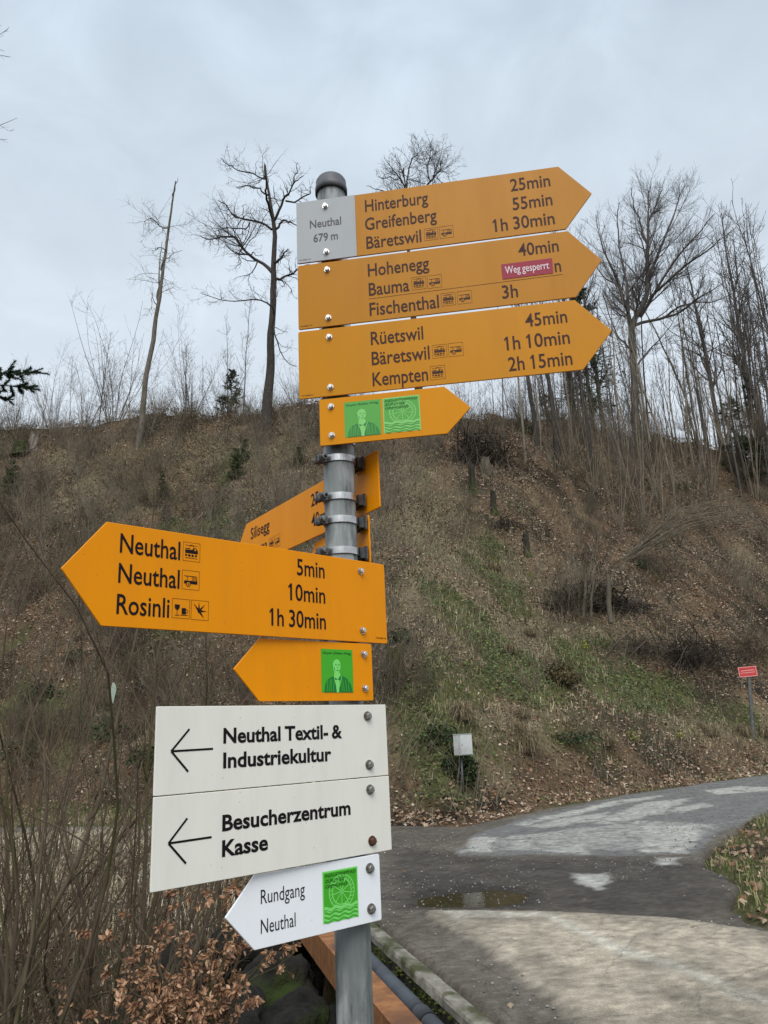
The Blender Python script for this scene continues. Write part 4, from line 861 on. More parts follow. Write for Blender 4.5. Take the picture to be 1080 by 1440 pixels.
for px_, top, k, lab in ((262, 478, 4, 'pale slender little tree on the ridge between the leaning and the gnarled tree'), (285, 500, 0, 'thin little tree next to the pale slender one on the ridge'), (60, 515, 1, 'faint small bare tree on the ridge at far left'), (100, 500, 2, 'second faint small bare tree on the ridge at far left'), (182, 470, 3, 'thin bare tree just left of the leaning tree'), (140, 465, 5, 'small round-crowned bare tree left of the leaning tree'), (318, 450, 6, 'twiggy small tree beside the slender one at the gnarled tree')):
    B = at(px_, 585, 47); B[2] = float(H(B[0], B[1])) - .1; place_tree(SAP[k], 'bare_tree', lab, 'tree', B, scale_to(B, top, 9 if k < 4 else 11), px_)
B = at(600, 592, 48); B[2] = float(H(B[0], B[1]))
# right ridge: thicket of saplings and tall grey trees
g = np.random.default_rng(31)
for i in range(128):
    px_ = g.uniform(640, 1120) if i > 24 else g.uniform(640, 830); Y = g.uniform(40, 66); B = at(px_, 600, Y); yc = float(Yc(B[0])); Y = yc + g.uniform(-3, 15); B = at(px_, 600, Y); B[2] = float(H(B[0], B[1])) - .1
    top = np.interp(px_, [600, 700, 800, 860, 950, 1000, 1080, 1150], [500, 490, 350, 420, 430, 360, 300, 300]) + g.uniform(-20, 150)
    pr = SAP[g.integers(len(SAP))]; hp = 9 if pr in SAP[:4] else 11
    zw = [n_ for l_, n_ in ((720, 'just right of the short arrow sign'), (790, 'below the lowest long yellow sign'), (860, 'under the arrow tips'), (930, 'around the fan-crowned tree'), (1000, 'between the fan-crowned tree and the right edge'), (3000, 'at the right edge')) if px_ < l_][0]
    place_tree(pr, 'bare_tree', 'slender leafless tree of the ridge thicket ' + zw, 'tree', B, scale_to(B, top, hp), g.uniform(0, 6), 'leafless trees of the ridge thicket ' + zw)
for px_, top, lab, k in ((1062, 300, 'tall grey bare tree at the right edge of the picture', 0), (1010, 330, 'tall grey bare tree between the fan-crowned tree and the right edge', 1), (848, 330, 'bare tree close behind the lowest long arrow tip', 1), (810, 300, 'bare tree hidden behind the long yellow signs', 0)):
    B = at(px_, 600, 60); yc = float(Yc(B[0])); B = at(px_, 600, yc + 3); B[2] = float(H(B[0], B[1])) - .2; place_tree(BIG[k], 'bare_tree', lab, 'tree', B, scale_to(B, top, 15), g.uniform(0, 6))
for px_, w_ in ((752, 9), (778, 10), (822, 7)):
    pr = tree_proto(12, .20, g, 22, .25, .1, .6, BK_OAK, .5, .01); B = at(px_, 590, 47); B[2] = float(H(B[0], B[1])) - .2; place_tree(pr, 'bare_tree', {752: 'dark upright trunk below the lowest long yellow sign, left of its pair', 778: 'thick dark upright trunk below the lowest long yellow sign, right of its pair', 822: 'dark trunk under the tip of the lowest long yellow sign'}[px_], 'tree', B, 1.0, g.uniform(0, 6))
# saplings rooted on the slope itself (right): tall thin whips
for i in range(40):
    px_ = g.normal(935, 75) if i < 26 else g.uniform(700, 1090); px_ = min(max(px_, 700), 1110); py_ = g.uniform(600, 730) if px_ > 840 else g.uniform(600, 650)
    B = hit(px_, py_); top = py_ - g.uniform(110, 330); s_ = scale_to(B, top, 9)
    zw = ('high ' if py_ < 650 else 'lower down ') + [n_ for l_, n_ in ((830, 'left of the fan-crowned tree'), (890, 'just left of the fan-crowned tree'), (930, 'just right of the fan-crowned tree'), (980, 'above the bent pale branches'), (3000, 'near the right edge')) if px_ < l_][0]
    place_tree(SAPT[g.integers(3)] if i % 3 else SAP[g.integers(4)], 'sapling', 'thin upright sapling on the slope ' + zw, 'sapling', B - np.array([0, 0, .15]), s_, g.uniform(0, 6), 'saplings on the slope ' + zw)

# ------------------------------------------------------------------ conifers
def conifer(h, w, g, n=150, cut=0.0, c=(.030, .048, .020)):
    mt = MB(); mt.tube(np.array([[[0, 0, -.3], [0, 0, h * .5], [0.02, 0, h]]]), np.array([[h * .014, h * .009, .01]]), 7)
    t = g.uniform(cut, .98, n); a = g.uniform(0, 2 * np.pi, n); L = w * (1 - t) ** .8 * g.uniform(.6, 1.1, n) + .12; p = np.stack([0 * t, 0 * t, t * h], 1)
    D = np.stack([np.cos(a), np.sin(a), .25 - .5 * (1 - t)], 1); D /= np.linalg.norm(D, axis=1, keepdims=True); out = [p]
    for k in range(5): D = D + np.array([0, 0, -.05 + .04 * k]) + g.normal(size=D.shape) * .05; out.append(out[-1] + D * (L / 5)[:, None])
    P = np.stack(out, 1); Rr = np.full((n, 6), .02) * np.linspace(1, .3, 6); mt.tube(P, Rr, 3)
    P2, R2 = grow(P, Rr, n * 7, g, t=(.1, 1), ang=(35, 65), ln=(.3, .55), N_=4, gn=.08, upb=-.05, rr=.5, rmin=.006)
    lv = MB()
    for PP, cnt in ((P, 60), (P2, 16)):
        M_ = len(PP); m_i = np.repeat(np.arange(M_), cnt); K = PP.shape[1]; x = g.uniform(.15, 1, len(m_i)) * (K - 1); i0 = np.minimum(x.astype(int), K - 2); f = (x - i0)[:, None]
        q = PP[m_i, i0] * (1 - f) + PP[m_i, i0 + 1] * f; T = PP[m_i, i0 + 1] - PP[m_i, i0]; T /= np.linalg.norm(T, axis=1, keepdims=True) + 1e-9
        r = g.normal(size=q.shape); r[:, 2] *= .5; r /= np.linalg.norm(r, axis=1, keepdims=True); d = T * .5 + r; d /= np.linalg.norm(d, axis=1, keepdims=True); s = np.cross(d, T); s /= np.linalg.norm(s, axis=1, keepdims=True) + 1e-9
        ln = g.uniform(.07, .13, len(q))[:, None]; V = np.stack([q - s * .014, q + s * .014, q + d * ln], 1).reshape(-1, 3)
        cc = np.array(c) * g.uniform(.6, 1.5, (len(q), 1)); lv.add(V, np.arange(len(V)).reshape(-1, 3), np.repeat(cc, 3, 0))
    return mt.mesh('trunk'), lv.mesh('foliage')
NEED = colmat('needle_colours', .7, spec=.3)
def place_con(pr, label, base, sc, rz, name='spruce_tree', group=None):
    e_ = empty(name, tuple(base), rz); e_.scale = (sc,) * 3; tag(e_, label, 'tree', group); link('trunk', pr[0], BK_OAK, e_); link('foliage', pr[1], NEED, e_); return e_
g = np.random.default_rng(41)
CON = [conifer(8, 2.0, g, 110, .12), conifer(3, 1.1, g, 60, .02), conifer(8, 1.3, g, 90, .15)]
for px_, top, k, hp, lab in ((833, 385, 0, 8, 'dark spruce half hidden behind the long yellow signs, right of the pair of trunks'), (1058, 520, 2, 8, 'dark conifer in the thicket at the right edge'), (1030, 560, 1, 3, 'small dark conifer left of the one at the right edge'), (325, 520, 1, 3, 'small dark fir just left of the foot of the gnarled tree'), (770, 555, 1, 3, 'low rounded dark conifer between the dark trunks')):
    B = at(px_, 590, 50 if px_ < 700 else 55); yc = float(Yc(B[0])); B = at(px_, 590, yc + (1 if px_ < 1000 else -2)); B[2] = float(H(B[0], B[1])) - .1; place_con(CON[k], lab, B, scale_to(B, top, hp), g.uniform(0, 6))
# young pines half hidden in the scrub on the left of the slope
c2 = [conifer(2.6, .8, g, 90, .0, (.075, .095, .040)) for _ in range(2)]
for i, (px_, py_, s_) in enumerate(((332, 668, .7), (345, 640, .5), (228, 690, .45), (420, 650, .45), (15, 690, .8))):
    B = hit(px_, py_ + 8); place_con(c2[i % 2], ['young green pine in the scrub above the Silisegg sign', 'young pine on the slope straight below the gnarled tree', 'dark young fir in the middle of the left slope', 'young pine beside the post on the upper slope', 'bushy green fir at the left edge of the slope', 'small green fir low on the left slope', 'young green pine left of the post clamps', 'small fir right of the post under the green stickers', 'slim young pine left of the ones above the Silisegg sign'][i], B, s_, i * 1.3, 'young_pine')
# near spruce outside the frame at left: one bough reaches in
B = at(-150, 700, 13); B[2] = float(H(B[0], B[1])); sp = empty('spruce_tree', tuple(B)); tag(sp, 'near spruce at the left edge, one dark green bough reaching into the picture', 'tree')
mt = MB(); mt.tube(np.array([[[0, 0, -.2], [0, 0, 6], [0, 0, 12]]]), np.array([[.22, .16, .05]]), 10)
bl = []
for j in range(60):
    z_ = g.uniform(3, 11.5); a_ = g.uniform(1.7, 5.2) if j > 4 else g.uniform(-.5, .5); bl.append((z_, a_, 1.5 * (1 - z_ / 13)))
tgt = [(48, 524), (40, 545), (18, 562), (30, 534)]
P = []
for j, (tx, ty) in enumerate(tgt):
    e2 = at(tx, ty, 13 + (j - 1.5) * .25) - B; s0 = np.array([0, 0, e2[2] + .55 + .1 * j]); mid = (s0 + e2) / 2 + np.array([0, 0, -.14]); P.append(resample([s0, mid, e2], 6, 1, 1)[0])
for z_, a_, l_ in bl:
    s0 = np.array([0, 0, z_]); e2 = s0 + np.array([math.cos(a_) * l_, math.sin(a_) * l_, -.3]); P.append(resample([s0, (s0 + e2) / 2 + [0, 0, -.1], e2], 6, 1, 1)[0])
P = np.array(P); Rr = np.full((len(P), 6), .022) * np.linspace(1, .25, 6); mt.tube(P, Rr, 4)
P2, R2 = grow(P, Rr, len(P) * 14, g, t=(.25, 1), ang=(30, 60), ln=(.10, .24), N_=4, gn=.05, upb=-.03, rr=.5, rmin=.004); mt.tube(P2, R2, 3)
lv = MB()
for PP, cnt in ((P, 300), (P2, 110)):
    M_ = len(PP); m_i = np.repeat(np.arange(M_), cnt); x = g.uniform(.3 if PP is P else 0, 1, len(m_i)) * (PP.shape[1] - 1); i0 = np.minimum(x.astype(int), PP.shape[1] - 2); f = (x - i0)[:, None]
    q = PP[m_i, i0] * (1 - f) + PP[m_i, i0 + 1] * f; T = PP[m_i, i0 + 1] - PP[m_i, i0]; T /= np.linalg.norm(T, axis=1, keepdims=True); r = g.normal(size=q.shape); r /= np.linalg.norm(r, axis=1, keepdims=True); d = T * .8 + r; d /= np.linalg.norm(d, axis=1, keepdims=True); s = np.cross(d, T); s /= np.linalg.norm(s, axis=1, keepdims=True) + 1e-9
    V = np.stack([q - s * .010, q + s * .010, q + d * g.uniform(.045, .08, len(q))[:, None]], 1).reshape(-1, 3); lv.add(V, np.arange(len(V)).reshape(-1, 3), np.repeat(np.array([.024, .045, .020]) * g.uniform(.6, 1.6, (len(q), 1)), 3, 0))
link('trunk', mt.mesh('trunk'), BK_OAK, sp); link('foliage', lv.mesh('foliage'), NEED, sp)
# near bare tree outside the frame at left: twig tips reach in at the top left corner
B = at(-300, 600, 12); B[2] = float(H(B[0], B[1])); tn = empty('bare_tree', tuple(B)); tag(tn, 'near bare tree outside the left edge, its twig tips showing in the top left corner', 'tree')
mt = MB(); mt.tube((np.array([[B + ZD * .3, at(-290, 300, 12), at(-280, 0, 12), at(-270, -200, 12)]]) - B), np.array([[.18, .14, .1, .04]]), 10); link('trunk', mt.mesh('trunk', True), BK_OAK, tn)
lim = []
for pts in ([(-285, 250), (-180, 180), (-80, 100), (-20, 60), (12, 40)], [(-288, 330), (-180, 260), (-80, 205), (-10, 180), (24, 166)], [(-285, 200), (-180, 120), (-90, 60), (-20, 75), (14, 80)], [(-285, 340), (-150, 260), (-40, 200), (10, 196)]):
    lim.append(resample(pxpath(pts, 12) - B, 12, 1, 1, .02, g)[0])
lim = np.array(lim); lr = np.full((4, 12), .030) * np.linspace(1, .10, 12); mc = MB(); mc.tube(lim, lr, 5)
a1, r1 = grow(lim, lr, 60, g, t=(.5, 1), ang=(20, 55), ln=(.12, .25), N_=6, gn=.2, upb=.02, rr=.5, rmin=.003, taperlen=.8); mc.tube(a1, r1, 3); a2, r2 = grow(a1, r1, 130, g, t=(.2, 1), ang=(20, 60), ln=(.3, .6), N_=4, gn=.2, upb=.02, rr=.6, rmin=.0025); mc.tube(a2, r2, 3)
link('crown', mc.mesh('crown'), BK_OAK, tn)

# ------------------------------------------------------------------ scrub on the slope
g = np.random.default_rng(53)
SH = [shrub_proto(1.9, 1.1, 26, g, .008, .0, 6) for _ in range(3)] + [shrub_proto(1.4, 1.3, 30, g, .007, .16, 5) for _ in range(3)] + [shrub_proto(.9, 1.0, 34, g, .005, .25, 4) for _ in range(2)]
SHL = shrub_proto(1.3, .9, 22, g, .007, .02, 5)
def scatter_px(n, box_, g, reject=None):
    o = []
    while len(o) < n:
        px_, py_ = g.uniform(box_[0], box_[2]), g.uniform(box_[1], box_[3])
        if reject is not None and g.random() < reject(px_, py_): continue
        h2 = hit(px_, py_)
        if roadmask(h2[0], h2[1]) > .1: continue
        o.append((px_, py_, h2))
    return o
def rej(px_, py_):
    if px_ > 530 and 640 < py_: return .93 if (px_ < 760 and py_ < 900) or py_ > 880 else .35
    return 0
for i, (px_, py_, B) in enumerate(scatter_px(290, (-60, 592, 1120, 1060), g, rej)):
    far = B[1] > 28; k = g.integers(len(SH)); s_ = g.uniform(.6, 1.45) * (1.2 if far else .85)
    zx = [(70, 'at the left edge'), (190, 'below the leaning pale tree'), (330, 'between the leaning tree and the gnarled tree'), (470, 'below the gnarled tree'), (600, 'right behind the signpost'), (730, 'in line with the grey cabinet'), (870, 'in line with the staked brush heap'), (980, 'right of the staked brush heap'), (2000, 'in line with the red sign')]
    zy = [(660, 'just under the ridge'), (760, 'on the upper slope'), (880, 'halfway up the slope'), (2000, 'on the lower slope')]
    wh = [n_ for l_, n_ in zy if py_ < l_][0] + ' ' + [n_ for l_, n_ in zx if px_ < l_][0]
    lab, grp = 'low leafless shrub ' + wh, 'leafless shrubs ' + wh
    place_one(SH[k], (BK_TWIG, BK_LIT, BK_TWIG, BK_LIT, BK_STEM)[i % 5], 'bare_shrub', lab, 'shrub', B, s_, g.uniform(0, 6), grp)
for i in range(46):
    px_ = g.uniform(-20, 1110); B = at(px_, 590, 45); yc = float(Yc(B[0])); B = at(px_, 590, yc + g.uniform(-2, 1.5)); B[2] = float(H(B[0], B[1])); wh = [n_ for l_, n_ in ((190, 'left of the leaning tree'), (370, 'between the leaning tree and the gnarled tree'), (640, 'behind the signpost'), (880, 'under the arrow tips'), (3000, 'right of the fan-crowned tree')) if px_ < l_][0]
    place_one(SH[g.integers(6)], BK_TWIG, 'bare_shrub', 'short scrubby bush standing on the ridge line ' + wh, 'shrub', B, g.uniform(.5, 1.2), g.uniform(0, 6), 'short scrubby bushes on the ridge line ' + wh)
for px_, py_, lab in ((335, 735, 'pale thin multi-stemmed shrub above the Silisegg sign'), (300, 730, 'pale thin shrub above the long Neuthal arrow sign')):
    place_one(SHL, BK_LIT, 'bare_shrub', lab, 'shrub', hit(px_, py_), 1.7, px_, None)
# brush heaps
def heap(name, label, px_, py_, wpx, hpx, n, g, m, rad=.018, tilt=.30, Lk=(.25, .6), dome=True):
    B = hit(px_, py_); sc = B[1] / (FPX * .97); h = hpx * sc; root = empty(name, tuple(B)); tag(root, label, 'brush pile'); mb = MB()
    cols = np.linspace(px_ - wpx / 2, px_ + wpx / 2, 9); base = np.array([hit(c_, py_) for c_ in cols]) - B; base[:, 1] = np.clip(base[:, 1], -3, 3)
    u = np.clip(g.normal(0, .42, n), -1, 1); p = np.stack([np.interp(u, np.linspace(-1, 1, 9), base[:, i]) for i in range(3)], 1); w = np.linalg.norm(base[-1] - base[0]); tg = (base[-1] - base[0]) / w; back = np.array([-tg[1], tg[0], 0])
    v = g.random(n); p = p + back * (g.uniform(-.1, .55, n) * h)[:, None]; p[:, 2] += v * h * np.clip(1 - u ** 2, .15, 1)
    D = tg[None] * (np.sign(u + g.normal(0, .35, n)) * g.uniform(.4, 1, n))[:, None] + back[None] * g.normal(0, .5, n)[:, None] + np.array([0, 0, 1.]) * g.normal(-.15, tilt, n)[:, None]; D /= np.linalg.norm(D, axis=1, keepdims=True); L = w * g.uniform(*Lk, n); out = [p - D * L[:, None] * .35]
    for k in range(6): D = D + g.normal(size=D.shape) * .10 + np.array([0, 0, -.05]); D /= np.linalg.norm(D, axis=1, keepdims=True); out.append(out[-1] + D * (L / 6)[:, None])
    P = np.stack(out, 1); Rr = (rad * (.25 + 1.2 * g.random(n) ** 2))[:, None] * np.linspace(1, .35, 7)[None]; mb.tube(P, Rr, 4); q, rq = grow(P, Rr, n * 3, g, t=(.3, 1), ang=(15, 55), ln=(.15, .4), N_=4, gn=.14, upb=0, rr=.5, rmin=.004); mb.tube(q, rq, 3)
    o = link('branches', mb.mesh('branches'), m, root); o['kind'] = 'stuff'; return root, B, sc
BK_DARK = bark('dark_brushwood_bark', (.022, .017, .014), (.065, .050, .040), 6)  # bark in a darker brown for the brush heaps
r1_, B1, sc1 = heap('brush_pile', 'dark heap of cut branches held by three upright stakes on the slope', 838, 860, 140, 40, 900, g, BK_DARK, .030, .22, (.12, .34))
BK_STAKE = bark('stake_wood', (.075, .062, .045), (.17, .145, .11), 5)
for (x0, y0), (x1, y1), w_ in (((820, 862), (824, 808), 5), ((830, 864), (835, 815), 4), ((857, 866), (854, 808), 8)):
    p0 = at(x0, y0, B1[1] - 1.7); p1 = at(x1, y1, B1[1] - 1.55); P, Rr = resample([p0 + ZD * .25, p1], 8, w_ * sc1 * .46, w_ * sc1 * .36, .015, g); mb = MB(); mb.tube(P[None] - B1, Rr[None], 8); link('stake', mb.mesh('stake', True), BK_STAKE, r1_)
heap('brush_pile', 'tangled dark brush heap on the upper slope below the short yellow arrow sign', 683, 655, 90, 56, 420, g, BK_DARK, .03, .5)
heap('brush_pile', 'low tangle of thin branches in front of the yellow-leaved sprig', 905, 930, 120, 34, 260, g, BK_TWIG, .014, .45)
heap('brush_pile', 'dark tangle of branches just left of the small red sign', 985, 945, 130, 44, 320, g, BK_DARK, .016, .5)
heap('brush_pile', 'tangle of twigs at the right edge behind the small red sign', 1070, 930, 80, 40, 180, g, BK_STEM, .014, .6)
heap('brush_pile', 'small heap of branches in the middle of the slope left of the cut saplings', 715, 745, 55, 22, 90, g, BK_DARK, .02)
heap('brush_pile', 'brown heap of twigs at the foot of the slope in its middle', 790, 955, 60, 24, 120, g, BK_STEM, .010, .3)
SHOOT = [shrub_proto(6.0, 1.9, 10, g, .024, 0, 3, BK_LIT, .028, False) for _ in range(3)]
for i, (px_, py_, tp_) in enumerate(((835, 690, 560), (870, 740, 590), (905, 738, 575), (925, 700, 560), (800, 655, 560), (960, 655, 520), (988, 645, 500), (880, 665, 540), (1000, 690, 540), (1040, 655, 500), (1062, 700, 540), (945, 735, 600), (858, 645, 540), (775, 650, 580), (1020, 622, 480), (745, 640, 590), (1080, 650, 500), (915, 650, 520), (975, 720, 600), (820, 620, 540))):
    zw = [n_ for l_, n_ in ((830, 'left of the fan-crowned tree'), (890, 'just left of the fan-crowned tree'), (930, 'just right of the fan-crowned tree'), (980, 'above the bent pale branches'), (3000, 'near the right edge')) if px_ < l_][0]
    B = hit(px_, py_); place_one(SHOOT[i % 3], (BK_LIT, BK_TWIG)[i % 4 == 3], 'coppice_shoots', 'fan of straight shoots from one root on the slope ' + zw, 'shrub', B, scale_to(B, tp_, 6.2), g.uniform(0, 6), 'fans of shoots on the slope ' + zw)
for i in range(34):
    px_ = g.uniform(640, 1110); B = at(px_, 590, 45); yc = float(Yc(B[0])); B = at(px_, 590, yc + g.uniform(-4, 4)); B[2] = float(H(B[0], B[1])); zw = [n_ for l_, n_ in ((790, 'left of the arrow tips'), (930, 'around the foot of the fan-crowned tree'), (3000, 'right of the fan-crowned tree')) if px_ < l_][0]
    place_one(BSH[i % 3], BK_TWIG, 'bare_bush', 'twiggy bush filling the ridge thicket ' + zw, 'bush', B, g.uniform(.7, 1.5), g.uniform(0, 6), 'twiggy bushes of the ridge thicket ' + zw)
# arched pale branches bent over the slope at right
mb = MB(); Pn = []; 
for j in range(26):
    x0 = 882 + g.normal(0, 5); y0 = 785 + g.normal(0, 5); x1 = g.uniform(975, 1110); y1 = 705 + (x1 - 975) * .12 + g.normal(0, 10); Yb_ = hit(885, 785)[1]
    mid = ((x0 * .55 + x1 * .45), min(y0, y1) + (y0 - y1) * .22 + g.normal(0, 5)); Pn.append(resample(pxpath([(x0, y0), mid, (x1, y1)], Yb_ - .3, [0, -.8 + g.normal(0, .3), -1 + g.normal(0, .5)]), 12, 1, 1, .02, g)[0])
Pn = np.array(Pn); B = Pn[:, 0].mean(0); Rn = np.full(Pn.shape[:2], .024) * np.linspace(1, .3, 12); mb.tube(Pn - B, Rn, 4); q, rq = grow(Pn - B, Rn, 160, g, t=(.3, 1), ang=(12, 40), ln=(.15, .4), N_=5, gn=.08, upb=.02, rr=.5, rmin=.004); mb.tube(q, rq, 3)
o = link('bent_branches', mb.mesh('bent_branches'), BK_LIT); o.location = tuple(B); tag(o, 'sheaf of pale thin branches bent over in an arch on the right of the slope', 'branches')
# stumps
def stump(label, px_, py_, w_, h_px, m, seed, jag=.35):
    B = hit(px_, py_); sc = B[1] / (FPX * .97); r = w_ * sc / 2; h = h_px * sc; k = 14; g2 = np.random.default_rng(seed); V = []; F = []
    zs = [-.3, 0, .12, .4, .75, 1]; rs = [1.35, 1.25, 1.05, .95, .9, .85]; jg = g2.uniform(1 - jag, 1 + jag, k)
    for z_, r_2 in zip(zs, rs):
        for i in range(k): a = 2 * np.pi * i / k; q = r * r_2 * (1 + .12 * g2.normal()); V.append((q * math.cos(a), q * math.sin(a), h * z_ * (jg[i] if z_ == 1 else 1) if z_ > 0 else z_ * .5))
    V.append((0, 0, h * .72)); n_ = len(zs)
    for j in range(n_ - 1):
        for i in range(k): F.append((j * k + i, j * k + (i + 1) % k, (j + 1) * k + (i + 1) % k, (j + 1) * k + i))
    T = np.array([((n_ - 1) * k + i, (n_ - 1) * k + (i + 1) % k, n_ * k) for i in range(k)])
    o = link('tree_stump', npmesh('tree_stump', np.array(V), [np.array(F), T]), m); o.location = tuple(B); tag(o, label, 'stump'); return o
ST_G = bark('weathered_stump_wood', (.10, .085, .07), (.30, .25, .21), 5); ST_D = bark('dark_stump_wood', (.022, .020, .016), (.060, .055, .04), 5, c2=(.045, .06, .015))
stump('pale split stump at the far left just below the ridge', 46, 634, 13, 26, ST_G, 1, .3); stump('dark mossy stump beside the pale split one at the far left', 29, 638, 22, 20, ST_D, 2)
stump('short dark stump standing below the brush heap, left one of two', 665, 692, 10, 42, ST_D, 3, .1); stump('short dark post-like stump on the upper slope, lower one of two', 695, 722, 9, 32, ST_D, 4, .1); stump('mossy brown stump inside the upper brush heap', 684, 668, 15, 26, bark('brown_stump_wood', (.05, .042, .03), (.14, .12, .09), 5), 5, .06); stump('dark thin stump in the middle of the slope', 742, 782, 9, 34, ST_D, 6, .1)
stump('broad moss-grown stump at the foot of the slope just right of the signpost', 556, 950, 26, 38, bark('mossy_stump', (.035, .03, .015), (.09, .085, .03), 5), 7, .2); 

# ------------------------------------------------------------------ stuff: litter, grass, ivy, twigs
def pos_poly(n, xr, yr, g, dens):
    x = g.uniform(*xr, n); y = yr[0] + (yr[1] - yr[0]) * g.random(n) ** 1.25; k = g.random(n) < dens(x, y); x = x[k]; y = y[k]; px_, py_ = topx(np.stack([x, y, H(x, y)], -1)); k = (px_ > -200) & (px_ < 1290) & (py_ < 1650); return x[k], y[k]
def quads(c, ux, uy, bend=None):
    V = np.stack([c - ux - uy, c + ux - uy, c + ux + uy, c - ux + uy], 1)
    if bend is not None: V[:, 0] += bend; V[:, 2] += bend
    return V.reshape(-1, 3), np.arange(len(V) * 4).reshape(-1, 4)
g = np.random.default_rng(61)
def land(x, y): return (1 - sst(.05, .35, roadmask(x, y))) * ((y > 12.6) | (x > 1) | (x < wallx(y) - .52))
# fallen leaves
dl = lambda x, y: land(x, y) * np.clip(1.15 - greenness(x, y) * .95, .04, 1) * np.clip(.25 + 1.2 * sst(.35, .6, vn(x, y, 2.3, 3, 81)) + 1.2 * np.exp(-np.abs(y - Yb(x) - .6) / 1.2) * (x > 0), 0, 1)
x, y = pos_poly(560000, (-30, 44), (5, 66), g, dl); n = len(x); z = H(x, y) + g.uniform(.0, .06, n)
s = g.uniform(.013, .030, n) * (1 + .028 * y); a = g.uniform(0, 6.28, n); nrm = np.stack([g.normal(0, .5, n), g.normal(-.35, .5, n), np.ones(n)], 1); nrm /= np.linalg.norm(nrm, axis=1, keepdims=True)
u = np.stack([np.cos(a), np.sin(a), 0 * a], 1); u -= (u * nrm).sum(1, keepdims=True) * nrm; u /= np.linalg.norm(u, axis=1, keepdims=True); v = np.cross(nrm, u)
V, F = quads(np.stack([x, y, z], 1), u * s[:, None], v * s[:, None] * .62, nrm * s[:, None] * .5)
pal = np.array([[.20, .125, .078], [.31, .205, .135], [.36, .265, .18], [.085, .052, .033], [.55, .45, .34], [.23, .115, .058]]); cc = pal[g.choice(6, n, p=[.25, .24, .18, .17, .07, .09])] * g.uniform(.7, 1.2, (n, 1))
o = link('leaf_litter', npmesh('leaf_litter', V, F, np.repeat(cc, 4, 0)), VC); tag(o, 'brown fallen leaves covering the slope and the road edge', None, kind='stuff'); NLEAF = n
# leaves and grit strewn on the road
x, y = pos_poly(9000, (-1.6, 22), (3, 26), g, lambda x, y: roadmask(x, y) * (.10 + .5 * np.exp(-np.abs(x - wallx(y)) / .35) * (y < 12) + .5 * sst(.62, .7, vn(x, y, 1.2, 2, 85)))); n = len(x)
s = g.uniform(.006, .020, n); a = g.uniform(0, 6.28, n); u = np.stack([np.cos(a), np.sin(a), g.normal(0, .2, n)], 1); v = np.stack([-np.sin(a), np.cos(a), g.normal(0, .3, n)], 1)
V, F = quads(np.stack([x, y, -1.572 + 0 * x], 1), u * s[:, None], v * s[:, None] * .6, np.array([0, 0, .006]))
cc = pal[g.choice(6, n)] * g.uniform(.6, 1.2, (n, 1)); o = link('leaves_and_grit', npmesh('leaves_and_grit', V, F, np.repeat(cc, 4, 0)), VC); tag(o, 'bits of leaf and grit strewn over the road', None, kind='stuff')
# pebbles
x, y = pos_poly(9000, (-1.5, 6), (3.5, 15), g, lambda x, y: roadmask(x, y) * sst(.45, .6, vn(x, y, .8, 3, 86)) * .8 + .0); n = len(x)
bmx = bmesh.new(); bmesh.ops.create_icosphere(bmx, subdivisions=1, radius=1); bv = np.array([v_.co[:] for v_ in bmx.verts]); bf = np.array([[q.index for q in f.verts] for f in bmx.faces]); bmx.free(); n = min(n, 3500); x = x[:n]; y = y[:n]
s = g.uniform(.003, .012, n) ; V = (bv[None] * g.uniform(.6, 1.2, (n, 1, 3)) * s[:, None, None] * np.array([1, 1, .7]) + np.stack([x, y, -1.578 + 0 * x], 1)[:, None]).reshape(-1, 3); F = (bf[None] + (np.arange(n) * len(bv))[:, None, None]).reshape(-1, 3)
cc = np.repeat(g.uniform(.08, .38, (n, 1)) * np.array([1, .95, .87]), len(bv), 0); o = link('gravel', npmesh('gravel', V, F, cc), VCG); tag(o, 'loose grey gravel on the road', None, kind='stuff')
# grass blades
def blades(name, label, n, dens, hr, wr, cols, g, xr=(-26, 36), yr=(4.5, 50), lean=.5, droop=.35):
    x, y = pos_poly(n, xr, yr, g, dens); n = len(x); b0 = np.stack([x, y, H(x, y) - .02], 1); a = g.uniform(0, 6.28, n); h = g.uniform(*hr, n); w = g.uniform(*wr, n) * (1 + .02 * y)
    d = np.stack([np.cos(a), np.sin(a), 0 * a], 1); s = np.stack([-np.sin(a), np.cos(a), 0 * a], 1); l = g.uniform(.1, lean, n)[:, None]
    m1 = b0 + d * h[:, None] * l * .5 + np.stack([0 * h, 0 * h, h * .7], 1); tp = b0 + d * h[:, None] * l * 1.6 + np.stack([0 * h, 0 * h, h * (1 - droop * g.random(n))], 1)
    V = np.stack([b0 - s * w[:, None], b0 + s * w[:, None], m1 + s * w[:, None] * .7, m1 - s * w[:, None] * .7, tp], 1).reshape(-1, 3); i = np.arange(n)[:, None] * 5
    cc = np.array(cols)[g.integers(0, len(cols), n)] * g.uniform(.7, 1.3, (n, 1)); o = link(name, npmesh(name, V, [i + np.array([[0, 1, 2, 3]]), i + np.array([[3, 2, 4]])], np.repeat(cc, 5, 0)), VCG); tag(o, label, None, kind='stuff'); return n
nb0 = blades('lawn_grass', 'short green grass of the lawn beside the lane at far left', 60000, lambda x, y: land(x, y) * (x < -1.5) * sst(13.0, 14.0, y) * (y < Yb(x) + .8), (.04, .10), (.004, .008), [(.15, .22, .045), (.19, .25, .065), (.22, .22, .09), (.11, .16, .04)], g, xr=(-14, -1.5), yr=(12.5, 24))
nb1 = blades('green_grass', 'short green grass and moss on the verges and the foot of the slope', 340000, lambda x, y: land(x, y) * sst(.20, .75, greenness(x, y)) * .95, (.05, .17), (.0035, .008), [(.105, .135, .036), (.14, .165, .048), (.20, .19, .075), (.08, .10, .034), (.30, .27, .15), (.25, .215, .12)], g, xr=(-12, 24), yr=(5, 46))
